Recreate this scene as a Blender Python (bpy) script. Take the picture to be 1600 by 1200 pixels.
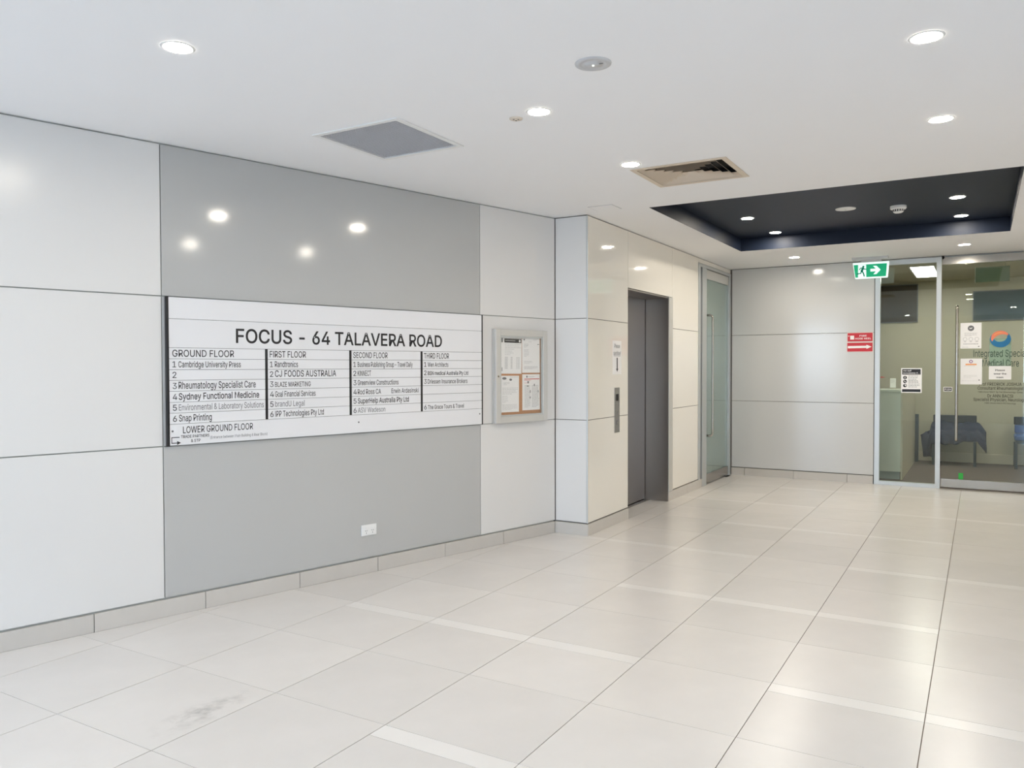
import bpy, bmesh, math, random
from mathutils import Matrix, Vector
from mathutils.geometry import tessellate_polygon

random.seed(7)
for o in list(bpy.data.objects):
    bpy.data.objects.remove(o, do_unlink=True)
SC = bpy.context.scene
C = SC.collection
H = 2.7                       # ceiling height
PI = math.pi

# ------------------------------------------------------------------ camera
cam_d = bpy.data.cameras.new('camera')
cam = bpy.data.objects.new('camera', cam_d)
C.objects.link(cam)
cam_d.sensor_fit = 'HORIZONTAL'
cam_d.sensor_width = 36.0
cam_d.lens = 1236.9 / 1600 * 36.0
cam_d.clip_start = 0.05
cam_d.clip_end = 500
Rt = Vector((0.5094997, -0.86046709, -0.00253659))
Up = Vector((0.01950557, 0.00860239, 0.99977274))
Fw = Vector((0.86024972, 0.50943339, -0.02116681))
cam.matrix_world = Matrix((
    (Rt.x, Up.x, -Fw.x, 0.0),
    (Rt.y, Up.y, -Fw.y, 0.0),
    (Rt.z, Up.z, -Fw.z, 1.4243),
    (0, 0, 0, 1)))
SC.camera = cam

# ------------------------------------------------------------------ world, exposure
SKY = 13.5
LAMP = 560.0
PANEL = 36.0
w = bpy.data.worlds.new('sky')
SC.world = w
w.use_nodes = True
nt = w.node_tree
bgn = nt.nodes['Background']
tc = nt.nodes.new('ShaderNodeTexCoord')
sep = nt.nodes.new('ShaderNodeSeparateXYZ')
rmp = nt.nodes.new('ShaderNodeValToRGB')
nt.links.new(tc.outputs['Generated'], sep.inputs[0])
nt.links.new(sep.outputs['Z'], rmp.inputs[0])
nt.links.new(rmp.outputs[0], bgn.inputs[0])
rmp.color_ramp.elements[0].color = (0.62, 0.79, 1.0, 1)
rmp.color_ramp.elements[1].color = (0.50, 0.71, 1.0, 1)
bgn.inputs[1].default_value = SKY

SC.view_settings.view_transform = 'Standard'
SC.view_settings.look = 'None'
SC.view_settings.gamma = 1.0
SC.view_settings.use_curve_mapping = False
SC.view_settings.exposure = -0.64
SC.cycles.use_denoising = True
SC.cycles.max_bounces = 14
SC.cycles.diffuse_bounces = 8
SC.cycles.glossy_bounces = 6
SC.cycles.transparent_max_bounces = 16
SC.cycles.sample_clamp_indirect = 6.0
SC.cycles.caustics_reflective = False
SC.cycles.caustics_refractive = False

# ------------------------------------------------------------------ materials
def mat(name, col, rough=0.5, metal=0.0, spec=0.5, coat=0.0, noise=0.0, nscale=4.0, bump=0.0,
        bscale=200.0, rvar=0.0, aniso=None, emit=None, estr=0.0, objvar=0.0, alpha=1.0):
    m = bpy.data.materials.new(name)
    m.use_nodes = True
    n = m.node_tree.nodes
    l = m.node_tree.links
    b = n['Principled BSDF']
    c4 = (col[0], col[1], col[2], 1)
    b.inputs['Base Color'].default_value = c4
    b.inputs['Roughness'].default_value = rough
    b.inputs['Metallic'].default_value = metal
    b.inputs['Specular IOR Level'].default_value = spec
    b.inputs['Coat Weight'].default_value = coat
    b.inputs['Coat Roughness'].default_value = 0.03
    tco = n.new('ShaderNodeTexCoord')
    src = None
    if noise > 0 or objvar > 0:
        nz = n.new('ShaderNodeTexNoise')
        nz.inputs['Scale'].default_value = nscale
        nz.inputs['Detail'].default_value = 6
        nz.inputs['Roughness'].default_value = 0.6
        l.new(tco.outputs['Object'], nz.inputs['Vector'])
        mr = n.new('ShaderNodeMapRange')
        mr.inputs['From Min'].default_value = 0.25
        mr.inputs['From Max'].default_value = 0.75
        mr.inputs['To Min'].default_value = 1 - noise
        mr.inputs['To Max'].default_value = 1 + noise
        l.new(nz.outputs['Fac'], mr.inputs['Value'])
        val = mr.outputs[0]
        if objvar > 0:
            oi = n.new('ShaderNodeObjectInfo')
            m2 = n.new('ShaderNodeMapRange')
            m2.inputs['To Min'].default_value = 1 - objvar
            m2.inputs['To Max'].default_value = 1 + objvar
            l.new(oi.outputs['Random'], m2.inputs['Value'])
            mu = n.new('ShaderNodeMath')
            mu.operation = 'MULTIPLY'
            l.new(val, mu.inputs[0])
            l.new(m2.outputs[0], mu.inputs[1])
            val = mu.outputs[0]
        vm = n.new('ShaderNodeVectorMath')
        vm.operation = 'SCALE'
        vm.inputs[0].default_value = col
        l.new(val, vm.inputs['Scale'])
        l.new(vm.outputs[0], b.inputs['Base Color'])
    if bump > 0:
        nb = n.new('ShaderNodeTexNoise')
        nb.inputs['Scale'].default_value = bscale
        nb.inputs['Detail'].default_value = 3
        if aniso:
            mp = n.new('ShaderNodeMapping')
            mp.inputs['Scale'].default_value = aniso
            l.new(tco.outputs['Object'], mp.inputs['Vector'])
            l.new(mp.outputs[0], nb.inputs['Vector'])
        else:
            l.new(tco.outputs['Object'], nb.inputs['Vector'])
        bp = n.new('ShaderNodeBump')
        bp.inputs['Strength'].default_value = bump
        bp.inputs['Distance'].default_value = 0.002
        l.new(nb.outputs['Fac'], bp.inputs['Height'])
        l.new(bp.outputs[0], b.inputs['Normal'])
    if emit:
        b.inputs['Emission Color'].default_value = (emit[0], emit[1], emit[2], 1)
        b.inputs['Emission Strength'].default_value = estr
    return m

def glass_mat(name, tint, refl=1.0, haze=0.0, hazecol=(0.5, 0.55, 0.5)):
    """Thin architectural glass: tinted see-through sheet with a Fresnel mirror on its face."""
    m = bpy.data.materials.new(name)
    m.use_nodes = True
    n = m.node_tree.nodes
    l = m.node_tree.links
    n.remove(n['Principled BSDF'])
    out = n['Material Output']
    tr = n.new('ShaderNodeBsdfTransparent')
    tr.inputs[0].default_value = (*tint, 1)
    gl = n.new('ShaderNodeBsdfGlossy')
    gl.inputs['Roughness'].default_value = 0.01
    gl.inputs[0].default_value = (0.95, 1.0, 0.97, 1)
    fr = n.new('ShaderNodeFresnel')
    ge = n.new('ShaderNodeNewGeometry')
    ior = n.new('ShaderNodeMapRange')            # same mirror strength seen from either face of the sheet
    ior.inputs['To Min'].default_value = 1.52
    ior.inputs['To Max'].default_value = 1 / 1.52
    l.new(ge.outputs['Backfacing'], ior.inputs['Value'])
    l.new(ior.outputs[0], fr.inputs[0])
    mu = n.new('ShaderNodeMath')
    mu.operation = 'MULTIPLY'
    mu.inputs[1].default_value = refl
    mu.use_clamp = True
    l.new(fr.outputs[0], mu.inputs[0])
    base = tr.outputs[0]
    if haze > 0:
        df = n.new('ShaderNodeBsdfDiffuse')
        df.inputs[0].default_value = (*hazecol, 1)
        mh = n.new('ShaderNodeMixShader')
        mh.inputs[0].default_value = haze
        l.new(tr.outputs[0], mh.inputs[1])
        l.new(df.outputs[0], mh.inputs[2])
        base = mh.outputs[0]
    mx = n.new('ShaderNodeMixShader')
    l.new(mu.outputs[0], mx.inputs[0])
    l.new(base, mx.inputs[1])
    l.new(gl.outputs[0], mx.inputs[2])
    l.new(mx.outputs[0], out.inputs['Surface'])
    return m

M = {}
M['pan_white'] = mat('white_gloss_panel', (0.71, 0.70, 0.685), 0.24, spec=0.45, noise=0.012, nscale=1.2)
M['pan_grey'] = mat('grey_gloss_panel', (0.47, 0.47, 0.46), 0.10, spec=0.5, noise=0.012, nscale=1.2)
M['pan_cream'] = mat('cream_gloss_panel', (0.85, 0.815, 0.745), 0.05, spec=0.5, noise=0.012, nscale=1.0)
M['pan_back'] = mat('pale_gloss_panel', (0.60, 0.60, 0.59), 0.12, spec=0.5, noise=0.012, nscale=1.0)
M['joint'] = mat('dark_joint_backing', (0.16, 0.15, 0.14), 0.8)
M['joint_l'] = mat('grey_joint_backing', (0.42, 0.43, 0.41), 0.8)
M['skirt'] = mat('skirting_tile_glaze', (0.56, 0.53, 0.49), 0.32, noise=0.03, nscale=5, objvar=0.03)
M['tile'] = mat('floor_tile_porcelain', (0.67, 0.64, 0.61), 0.26, spec=0.5, noise=0.035, nscale=3.0, objvar=0.035,
                bump=0.02, bscale=60)
M['strip'] = mat('pale_strip_tile_porcelain', (0.74, 0.715, 0.685), 0.24, spec=0.5, noise=0.02, nscale=5.0, objvar=0.01)
M['grout'] = mat('grout', (0.22, 0.18, 0.15), 0.9)
M['ceil'] = mat('ceiling_paint', (0.88, 0.88, 0.89), 0.75, noise=0.006, nscale=2)
M['navy'] = mat('navy_paint', (0.009, 0.015, 0.032), 0.5, spec=0.25)
M['white'] = mat('white_plastic', (0.80, 0.80, 0.79), 0.35)
M['board'] = mat('white_sign_slat', (0.76, 0.76, 0.775), 0.3, spec=0.4, objvar=0.01, noise=0.004)
M['black'] = mat('black_ink', (0.010, 0.009, 0.011), 0.4)
M['greyink'] = mat('grey_ink', (0.16, 0.16, 0.17), 0.5)
M['softink'] = mat('faint_print', (0.42, 0.42, 0.43), 0.6)
M['alu'] = mat('brushed_aluminium', (0.58, 0.60, 0.60), 0.38, metal=0.55, bump=0.05, aniso=(1, 1, 0.05))
M['alu_case'] = mat('satin_aluminium', (0.62, 0.61, 0.58), 0.40, metal=0.35)
M['steel'] = mat('brushed_stainless', (0.33, 0.295, 0.265), 0.28, metal=1.0, bump=0.10, bscale=90, aniso=(12, 12, 0.25))
M['steel_rail'] = mat('polished_stainless', (0.42, 0.40, 0.37), 0.25, metal=1.0, bump=0.04, bscale=90, aniso=(0.3, 0.3, 10))
M['chrome'] = mat('polished_steel', (0.46, 0.43, 0.38), 0.2, metal=1.0)
M['dark'] = mat('dark_void', (0.012, 0.012, 0.012), 0.8)
M['cork'] = mat('cork', (0.52, 0.26, 0.13), 0.9, noise=0.12, nscale=120)
M['paper'] = mat('paper', (0.90, 0.89, 0.89), 0.7)
M['red'] = mat('red_sign', (0.55, 0.025, 0.04), 0.45)
M['redink'] = mat('red_ink', (0.65, 0.10, 0.09), 0.5)
M['orange'] = mat('orange_ink', (0.85, 0.36, 0.13), 0.5)
M['blue'] = mat('blue_ink', (0.01, 0.16, 0.36), 0.5)
M['salmon'] = mat('salmon_ink', (0.80, 0.22, 0.12), 0.5)
M['door_ink'] = mat('green_grey_vinyl_lettering', (0.05, 0.085, 0.065), 0.6)
M['door_ink2'] = mat('dark_vinyl_lettering', (0.035, 0.03, 0.02), 0.6)
M['beige'] = mat('beige_louvre_enamel', (0.66, 0.56, 0.45), 0.45)
M['eggcrate'] = mat('grey_eggcrate', (0.55, 0.55, 0.58), 0.5)
M['greyplas'] = mat('light_grey_plastic', (0.56, 0.56, 0.57), 0.45)
M['beigeplas'] = mat('beige_plastic', (0.66, 0.58, 0.49), 0.5)
M['green_e'] = mat('lit_green_exit_face', (0.0, 0.28, 0.13), 0.4, emit=(0.0, 0.36, 0.16), estr=0.85)
M['white_e'] = mat('lit_white_exit_face', (0.8, 0.9, 0.88), 0.4, emit=(0.80, 1.0, 0.97), estr=1.05)
M['fig_e'] = mat('green_exit_pictogram', (0.0, 0.16, 0.10), 0.4, emit=(0.0, 0.20, 0.11), estr=0.6)
M['lamp'] = mat('downlight_glow', (1, 1, 1), 0.5, emit=(1.0, 0.92, 0.79), estr=LAMP)
M['panel_e'] = mat('ceiling_panel_glow', (1, 1, 1), 0.5, emit=(1.0, 0.97, 0.90), estr=PANEL)
M['led'] = mat('led_glow', (1, 1, 1), 0.5, emit=(0.9, 1.0, 0.8), estr=1.6)
M['glass'] = glass_mat('clear_glass', (0.93, 0.955, 0.91), 1.0)
M['glass_d'] = glass_mat('green_grey_glass', (0.52, 0.60, 0.56), 1.15, haze=0.40, hazecol=(0.50, 0.60, 0.56))
M['film'] = glass_mat('pale_translucent_film', (0.80, 0.92, 0.88), 0.3, haze=0.30, hazecol=(0.62, 0.75, 0.70))
M['carpet'] = mat('brown_carpet', (0.12, 0.095, 0.085), 0.95, noise=0.15, nscale=60, bump=0.4, bscale=300)
M['wall_in'] = mat('beige_plaster', (0.52, 0.49, 0.38), 0.7)
M['wall_corr'] = mat('grey_green_plaster', (0.40, 0.45, 0.42), 0.7)
M['skirt_in'] = mat('cream_skirting_paint', (0.62, 0.58, 0.48), 0.5)
M['counter'] = mat('pale_laminate', (0.66, 0.70, 0.64), 0.4)
M['counter_side'] = mat('cream_laminate', (0.56, 0.53, 0.43), 0.4)
M['kick'] = mat('grey_blue_kickboard', (0.36, 0.42, 0.42), 0.4)
M['navyfab'] = mat('navy_cloth', (0.020, 0.026, 0.060), 0.9, bump=0.3, bscale=120)
M['navyvin'] = mat('black_vinyl', (0.012, 0.012, 0.022), 0.35)
M['bluevin'] = mat('blue_vinyl', (0.05, 0.11, 0.33), 0.4)
M['chairmetal'] = mat('dark_chair_metal', (0.05, 0.065, 0.085), 0.4, metal=0.4)
M['green'] = mat('green_sticker', (0.03, 0.42, 0.06), 0.5)
M['teal'] = mat('dark_teal_window_glass', (0.035, 0.06, 0.065), 0.08)
M['brownglass'] = mat('dark_brown_window_glass', (0.075, 0.062, 0.05), 0.15)
M['paving'] = mat('outdoor_paving', (0.45, 0.44, 0.42), 0.8, noise=0.08, nscale=2)
M['rightwall'] = mat('right_wall_paint', (0.80, 0.79, 0.77), 0.4)

# ------------------------------------------------------------------ mesh helpers
def box(bm, x0, x1, y0, y1, z0, z1):
    v = [bm.verts.new((x, y, z)) for x in (x0, x1) for y in (y0, y1) for z in (z0, z1)]
    for f in ((0, 1, 3, 2), (4, 6, 7, 5), (0, 4, 5, 1), (2, 3, 7, 6), (0, 2, 6, 4), (1, 5, 7, 3)):
        bm.faces.new([v[i] for i in f])

def prism(bm, pts, y0, y1):
    """pts in (x, z), extruded along y."""
    a = [bm.verts.new((x, y0, z)) for x, z in pts]
    b = [bm.verts.new((x, y1, z)) for x, z in pts]
    n = len(pts)
    bm.faces.new(a)
    bm.faces.new(b[::-1])
    for i in range(n):
        j = (i + 1) % n
        bm.faces.new((a[j], a[i], b[i], b[j]))

def prism_z(bm, pts, z0, z1):
    a = [bm.verts.new((x, y, z0)) for x, y in pts]
    b = [bm.verts.new((x, y, z1)) for x, y in pts]
    n = len(pts)
    bm.faces.new(a[::-1])
    bm.faces.new(b)
    for i in range(n):
        j = (i + 1) % n
        bm.faces.new((a[i], a[j], b[j], b[i]))

def lathe(bm, prof, seg=32, axis='z', cx=0, cy=0, cz=0):
    rings = []
    for r, h in prof:
        if r < 1e-6:
            p = (cx, cy, cz + h) if axis == 'z' else (cx, cy + h, cz)
            rings.append([bm.verts.new(p)])
        else:
            ring = []
            for k in range(seg):
                t = 2 * PI * k / seg
                if axis == 'z':
                    ring.append(bm.verts.new((cx + r * math.cos(t), cy + r * math.sin(t), cz + h)))
                else:
                    ring.append(bm.verts.new((cx + r * math.cos(t), cy + h, cz + r * math.sin(t))))
            rings.append(ring)
    for a, b in zip(rings, rings[1:]):
        for k in range(seg):
            k2 = (k + 1) % seg
            if len(a) == 1 and len(b) == 1:
                continue
            if len(a) == 1:
                bm.faces.new((a[0], b[k], b[k2]))
            elif len(b) == 1:
                bm.faces.new((a[k], b[0], a[k2]))
            else:
                bm.faces.new((a[k], b[k], b[k2], a[k2]))

def tube(bm, path, r, seg=12):
    path = [Vector(p) for p in path]
    n = len(path)
    rings = []
    nrm = None
    for i, p in enumerate(path):
        t = (path[min(i + 1, n - 1)] - path[max(i - 1, 0)]).normalized()
        if nrm is None:
            nrm = t.orthogonal().normalized()
        else:
            nrm = (nrm - t * nrm.dot(t)).normalized()
        bi = t.cross(nrm)
        rings.append([bm.verts.new(p + r * (math.cos(2 * PI * k / seg) * nrm + math.sin(2 * PI * k / seg) * bi))
                      for k in range(seg)])
    for a, b in zip(rings, rings[1:]):
        for k in range(seg):
            bm.faces.new((a[k], a[(k + 1) % seg], b[(k + 1) % seg], b[k]))
    bm.faces.new(rings[0][::-1])
    bm.faces.new(rings[-1])

def bent(pts, rad, n=6):
    """round the corners of a polyline"""
    out = [Vector(pts[0])]
    for a, b, c in zip(pts, pts[1:], pts[2:]):
        a, b, c = Vector(a), Vector(b), Vector(c)
        p, q = b + (a - b).normalized() * rad, b + (c - b).normalized() * rad
        for k in range(n + 1):
            t = k / n
            out.append((1 - t) ** 2 * p + 2 * t * (1 - t) * b + t * t * q)
    out.append(Vector(pts[-1]))
    return out

def finish(o, bev=0.0, seg=2, smooth=False):
    if bev > 0:
        md = o.modifiers.new('edge', 'BEVEL')
        md.width = bev
        md.segments = seg
        md.limit_method = 'ANGLE'
    if smooth:
        for p in o.data.polygons:
            p.use_smooth = True
    return o

def new_mesh(name, bm, m):
    bmesh.ops.recalc_face_normals(bm, faces=bm.faces)
    me = bpy.data.meshes.new(name)
    bm.to_mesh(me)
    bm.free()
    me.materials.append(m)
    return me

def obj(name, bm, m, parent=None, bev=0.0, smooth=False, loc=(0, 0, 0)):
    me = new_mesh(name, bm, m)
    o = bpy.data.objects.new(name, me)
    C.objects.link(o)
    o.location = loc
    if parent:
        o.parent = parent
    finish(o, bev, smooth=smooth)
    return o

def obx(name, m, parent, x0, x1, y0, y1, z0, z1, bev=0.0):
    bm = bmesh.new()
    box(bm, x0, x1, y0, y1, z0, z1)
    return obj(name, bm, m, parent, bev)

def tag(o, label=None, cat=None, group=None, kind=None):
    if label:
        o['label'] = label
    if cat:
        o['category'] = cat
    if group:
        o['group'] = group
    if kind:
        o['kind'] = kind
    return o

def thing(name, label, cat, mw=None, group=None, kind=None):
    o = bpy.data.objects.new(name, None)
    o.empty_display_size = 0.1
    C.objects.link(o)
    if mw is not None:
        o.matrix_world = mw
    return tag(o, label, cat, group, kind)

def frame(x, y, z=0.0, deg=0.0):
    return Matrix.Translation((x, y, z)) @ Matrix.Rotation(math.radians(deg), 4, 'Z')

# wall frames: local x runs right as seen from the lobby, local y points INTO the wall, z up
DEG_A = -15.208
def YA(x):
    return 4.78766 - 0.271845 * x
F_A = frame(6.0, YA(6.0), 0, DEG_A)
F_R = frame(6.04, 3.148, 0, -90)
F_B = frame(0, 2.84, 0, 0)
F_K = frame(10.45, 0, 0, -90)

# sans-serif letter outlines: advance, closed contours (thousandths of an em)
GLYPHS = {
    ' ': (188, []),
    '!': (196, [[67, 160, 63, 509, 132, 509, 128, 160], [98, -4, 81, -1, 66, 9, 56, 24, 52, 41, 56, 58, 66, 73, 81, 83, 98, 86, 116, 83, 130, 73, 140, 58, 143, 41, 140, 24, 130, 9, 116, -1]]),
    '&': (448, [[197, -7, 150, -2, 110, 12, 78, 34, 54, 62, 39, 96, 34, 133, 37, 163, 47, 189, 85, 235, 140, 279, 216, 335, 237, 352, 255, 375, 262, 405, 258, 427, 245, 445, 226, 457, 201, 461, 168, 453, 145, 431, 137, 399, 145, 363, 169, 327, 204, 284, 438, 0, 364, 0, 171, 231, 121, 293, 87, 344, 78, 370, 75, 398, 79, 430, 91, 458, 109, 481, 134, 499, 165, 510, 200, 513, 235, 510, 266, 499, 290, 482, 308, 459, 320, 433, 324, 404, 315, 362, 291, 325, 256, 293, 154, 217, 110, 174, 100, 154, 97, 131, 100, 108, 109, 87, 124, 70, 143, 57, 166, 49, 193, 46, 223, 50, 251, 59, 301, 95, 321, 121, 336, 151, 346, 186, 349, 224, 408, 224, 405, 180, 397, 144, 371, 92, 345, 62, 333, 47, 305, 23, 271, 7, 234, -3]]),
    '(': (273, [[89, 207, 101, 324, 132, 441, 177, 539, 236, 539, 191, 428, 161, 313, 151, 207, 160, 115, 188, 16, 236, -96, 177, -96, 139, -21, 111, 55, 95, 131]]),
    ')': (273, [[37, -96, 86, 18, 113, 116, 122, 207, 112, 313, 82, 428, 37, 539, 97, 539, 142, 441, 173, 323, 184, 207, 178, 130, 161, 53, 134, -22, 97, -96]]),
    ',': (188, [[38, -119, 68, 71, 137, 71, 84, -119]]),
    '-': (453, [[337, 244, 337, 188, 114, 188, 114, 244]]),
    '.': (188, [[95, -4, 78, -1, 63, 9, 53, 24, 50, 41, 53, 59, 63, 73, 78, 83, 95, 87, 113, 83, 128, 73, 138, 59, 141, 41, 138, 24, 128, 9, 113, -1]]),
    '0': (453, [[227, -7, 174, 1, 130, 24, 95, 62, 69, 113, 53, 178, 48, 254, 53, 330, 69, 395, 95, 447, 130, 484, 174, 508, 227, 516, 279, 508, 323, 484, 358, 447, 384, 395, 400, 330, 405, 254, 400, 178, 384, 113, 359, 62, 323, 24, 279, 1], [227, 50, 261, 56, 290, 74, 313, 103, 330, 144, 340, 194, 344, 254, 340, 314, 330, 365, 313, 405, 290, 435, 261, 453, 227, 460, 192, 453, 163, 435, 140, 405, 123, 365, 113, 314, 109, 254, 113, 194, 123, 144, 140, 103, 163, 74, 192, 56]]),
    '1': (453, [[76, 0, 76, 55, 391, 55, 391, 0], [276, 509, 276, 0, 212, 0, 212, 448, 209, 448, 86, 358, 86, 427, 198, 509]]),
    '2': (453, [[64, 0, 64, 47, 234, 229, 282, 282, 311, 327, 320, 371, 317, 397, 308, 419, 293, 436, 273, 449, 224, 460, 196, 457, 172, 447, 153, 433, 139, 413, 130, 390, 127, 362, 66, 362, 71, 405, 86, 442, 111, 473, 143, 496, 182, 511, 225, 516, 268, 511, 306, 497, 337, 474, 361, 445, 376, 411, 381, 372, 371, 318, 336, 259, 267, 180, 153, 60, 153, 57, 389, 57, 389, 0]]),
    '3': (453, [[218, -7, 173, -3, 133, 10, 98, 30, 70, 57, 52, 91, 44, 132, 109, 132, 115, 107, 126, 87, 144, 71, 165, 59, 219, 50, 275, 61, 297, 74, 315, 93, 325, 116, 329, 145, 326, 172, 316, 196, 299, 217, 275, 234, 242, 244, 201, 248, 157, 248, 157, 299, 288, 448, 288, 452, 70, 452, 70, 509, 372, 509, 372, 461, 211, 278, 211, 289, 264, 288, 308, 276, 344, 253, 371, 222, 387, 186, 393, 145, 387, 103, 370, 66, 344, 36, 309, 12, 266, -2]]),
    '4': (453, [[40, 105, 40, 158, 247, 509, 311, 509, 109, 166, 109, 163, 413, 163, 413, 105], [282, 0, 282, 121, 282, 146, 282, 318, 343, 318, 343, 0]]),
    '5': (453, [[221, -7, 178, -2, 140, 11, 108, 32, 83, 60, 66, 93, 60, 130, 122, 130, 127, 108, 138, 89, 173, 60, 221, 50, 250, 53, 276, 64, 298, 82, 314, 104, 324, 131, 328, 162, 324, 193, 314, 221, 297, 244, 275, 262, 248, 273, 218, 277, 167, 268, 128, 246, 67, 253, 96, 509, 366, 509, 366, 452, 151, 452, 134, 301, 136, 301, 178, 325, 229, 334, 263, 330, 294, 321, 321, 306, 345, 285, 364, 260, 379, 231, 388, 199, 391, 163, 385, 117, 369, 76, 343, 41, 309, 15, 268, -1]]),
    '6': (453, [[226, -7, 182, -1, 142, 15, 109, 40, 84, 74, 69, 115, 64, 162, 68, 199, 80, 239, 137, 340, 252, 509, 322, 509, 151, 261, 145, 261, 165, 288, 196, 307, 235, 314, 278, 309, 316, 295, 346, 271, 370, 240, 384, 201, 389, 157, 384, 112, 368, 73, 343, 39, 310, 14, 271, -2], [226, 48, 254, 52, 279, 63, 299, 79, 314, 101, 324, 128, 327, 157, 324, 187, 314, 213, 299, 235, 279, 251, 254, 262, 226, 265, 198, 262, 174, 252, 153, 235, 138, 214, 128, 188, 125, 158, 128, 128, 138, 102, 153, 79, 174, 63, 198, 52]]),
    '7': (453, [[97, 0, 323, 448, 323, 452, 62, 452, 62, 509, 391, 509, 391, 449, 165, 0]]),
    '8': (453, [[226, -7, 178, -2, 136, 11, 101, 33, 74, 62, 57, 96, 52, 135, 55, 166, 65, 195, 81, 220, 101, 241, 125, 256, 153, 265, 153, 267, 119, 282, 93, 308, 76, 342, 70, 380, 75, 417, 90, 450, 114, 477, 146, 498, 184, 511, 226, 516, 269, 511, 306, 498, 337, 477, 361, 450, 377, 417, 382, 380, 376, 342, 359, 308, 333, 282, 300, 267, 300, 265, 327, 256, 351, 241, 372, 220, 387, 195, 397, 166, 401, 135, 395, 96, 378, 62, 352, 33, 317, 11, 275, -2], [226, 49, 258, 52, 285, 60, 307, 74, 323, 91, 333, 113, 337, 139, 333, 165, 322, 189, 305, 208, 283, 223, 256, 232, 226, 235, 196, 232, 169, 223, 147, 208, 130, 189, 119, 165, 115, 139, 119, 113, 129, 91, 145, 74, 167, 60, 195, 52], [226, 290, 274, 300, 293, 313, 307, 330, 316, 351, 319, 376, 316, 399, 308, 420, 294, 437, 275, 449, 226, 460, 177, 449, 159, 437, 145, 420, 136, 399, 133, 376, 136, 351, 145, 330, 159, 313, 178, 300]]),
    '9': (453, [[226, 516, 271, 510, 310, 494, 343, 468, 368, 434, 384, 393, 389, 347, 385, 309, 373, 270, 315, 168, 200, 0, 130, 0, 301, 248, 307, 248, 287, 221, 257, 202, 218, 195, 175, 199, 137, 214, 106, 237, 83, 269, 68, 307, 64, 352, 69, 397, 85, 436, 110, 469, 143, 494, 182, 510], [226, 460, 199, 457, 174, 446, 154, 429, 138, 407, 129, 381, 125, 352, 129, 322, 138, 295, 154, 274, 174, 257, 199, 247, 226, 243, 254, 247, 279, 257, 299, 273, 314, 295, 324, 321, 327, 350, 324, 381, 314, 407, 299, 429, 279, 446, 254, 457]]),
    'A': (480, [[16, 0, 201, 509, 276, 509, 463, 0, 395, 0, 287, 302, 264, 372, 232, 478, 245, 478, 213, 371, 191, 302, 85, 0], [110, 142, 110, 199, 370, 199, 370, 142]]),
    'B': (456, [[60, 0, 60, 509, 241, 509, 289, 504, 329, 491, 359, 469, 381, 442, 394, 410, 398, 374, 395, 344, 387, 320, 356, 286, 315, 267, 315, 262, 339, 257, 363, 245, 385, 227, 402, 203, 414, 173, 418, 136, 413, 100, 400, 67, 377, 39, 344, 18, 301, 4, 247, 0], [125, 57, 245, 57, 296, 63, 330, 80, 349, 105, 355, 137, 352, 161, 342, 184, 327, 203, 306, 218, 279, 228, 248, 231, 125, 231], [125, 285, 238, 285, 288, 296, 308, 309, 323, 326, 333, 348, 336, 372, 330, 403, 313, 429, 283, 446, 240, 452, 125, 452]]),
    'C': (510, [[267, -7, 205, 1, 150, 25, 104, 63, 70, 115, 48, 179, 40, 254, 48, 329, 70, 393, 104, 445, 150, 484, 205, 508, 267, 516, 340, 504, 373, 490, 402, 471, 427, 447, 448, 418, 463, 385, 473, 348, 408, 348, 389, 395, 357, 428, 315, 449, 267, 456, 223, 450, 184, 432, 150, 403, 125, 364, 109, 314, 103, 254, 109, 194, 125, 145, 151, 105, 184, 76, 223, 59, 267, 53, 315, 60, 357, 81, 389, 114, 408, 160, 473, 160, 463, 124, 448, 91, 428, 62, 402, 38, 373, 19, 341, 5, 305, -4]]),
    'D': (502, [[219, 0, 96, 0, 96, 57, 215, 57, 272, 63, 318, 81, 354, 110, 379, 149, 394, 198, 399, 255, 394, 312, 379, 361, 354, 399, 320, 428, 275, 446, 221, 452, 93, 452, 93, 509, 225, 509, 294, 501, 353, 478, 399, 441, 433, 391, 455, 329, 462, 255, 455, 181, 433, 119, 398, 68, 351, 31, 291, 8], [125, 509, 125, 0, 60, 0, 60, 509]]),
    'E': (419, [[60, 0, 60, 509, 372, 509, 372, 452, 125, 452, 125, 286, 355, 286, 355, 229, 125, 229, 125, 57, 375, 57, 375, 0]]),
    'F': (410, [[60, 0, 60, 509, 369, 509, 369, 452, 125, 452, 125, 278, 346, 278, 346, 221, 125, 221, 125, 0]]),
    'G': (520, [[269, -7, 205, 1, 149, 25, 104, 64, 69, 116, 47, 179, 40, 254, 47, 329, 69, 393, 103, 445, 149, 484, 203, 508, 265, 516, 304, 513, 340, 504, 374, 489, 403, 469, 429, 445, 449, 416, 465, 384, 474, 349, 408, 349, 387, 393, 356, 427, 315, 448, 265, 456, 222, 450, 183, 432, 150, 404, 125, 364, 109, 314, 103, 254, 109, 194, 125, 145, 151, 105, 184, 76, 224, 59, 269, 53, 309, 57, 345, 71, 374, 93, 396, 123, 410, 160, 415, 202, 434, 199, 283, 199, 283, 256, 478, 256, 478, 200, 471, 141, 451, 91, 419, 50, 377, 19, 326, 0]]),
    'H': (517, [[60, 0, 60, 509, 125, 509, 125, 289, 392, 289, 392, 509, 457, 509, 457, 0, 392, 0, 392, 232, 125, 232, 125, 0]]),
    'I': (185, [[60, 0, 60, 509, 125, 509, 125, 0]]),
    'J': (396, [[185, -7, 124, 3, 75, 33, 44, 81, 33, 145, 33, 173, 98, 173, 98, 145, 104, 104, 122, 74, 149, 56, 185, 50, 220, 56, 248, 74, 266, 104, 272, 145, 272, 509, 336, 509, 336, 145, 326, 81, 294, 33, 246, 3]]),
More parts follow.
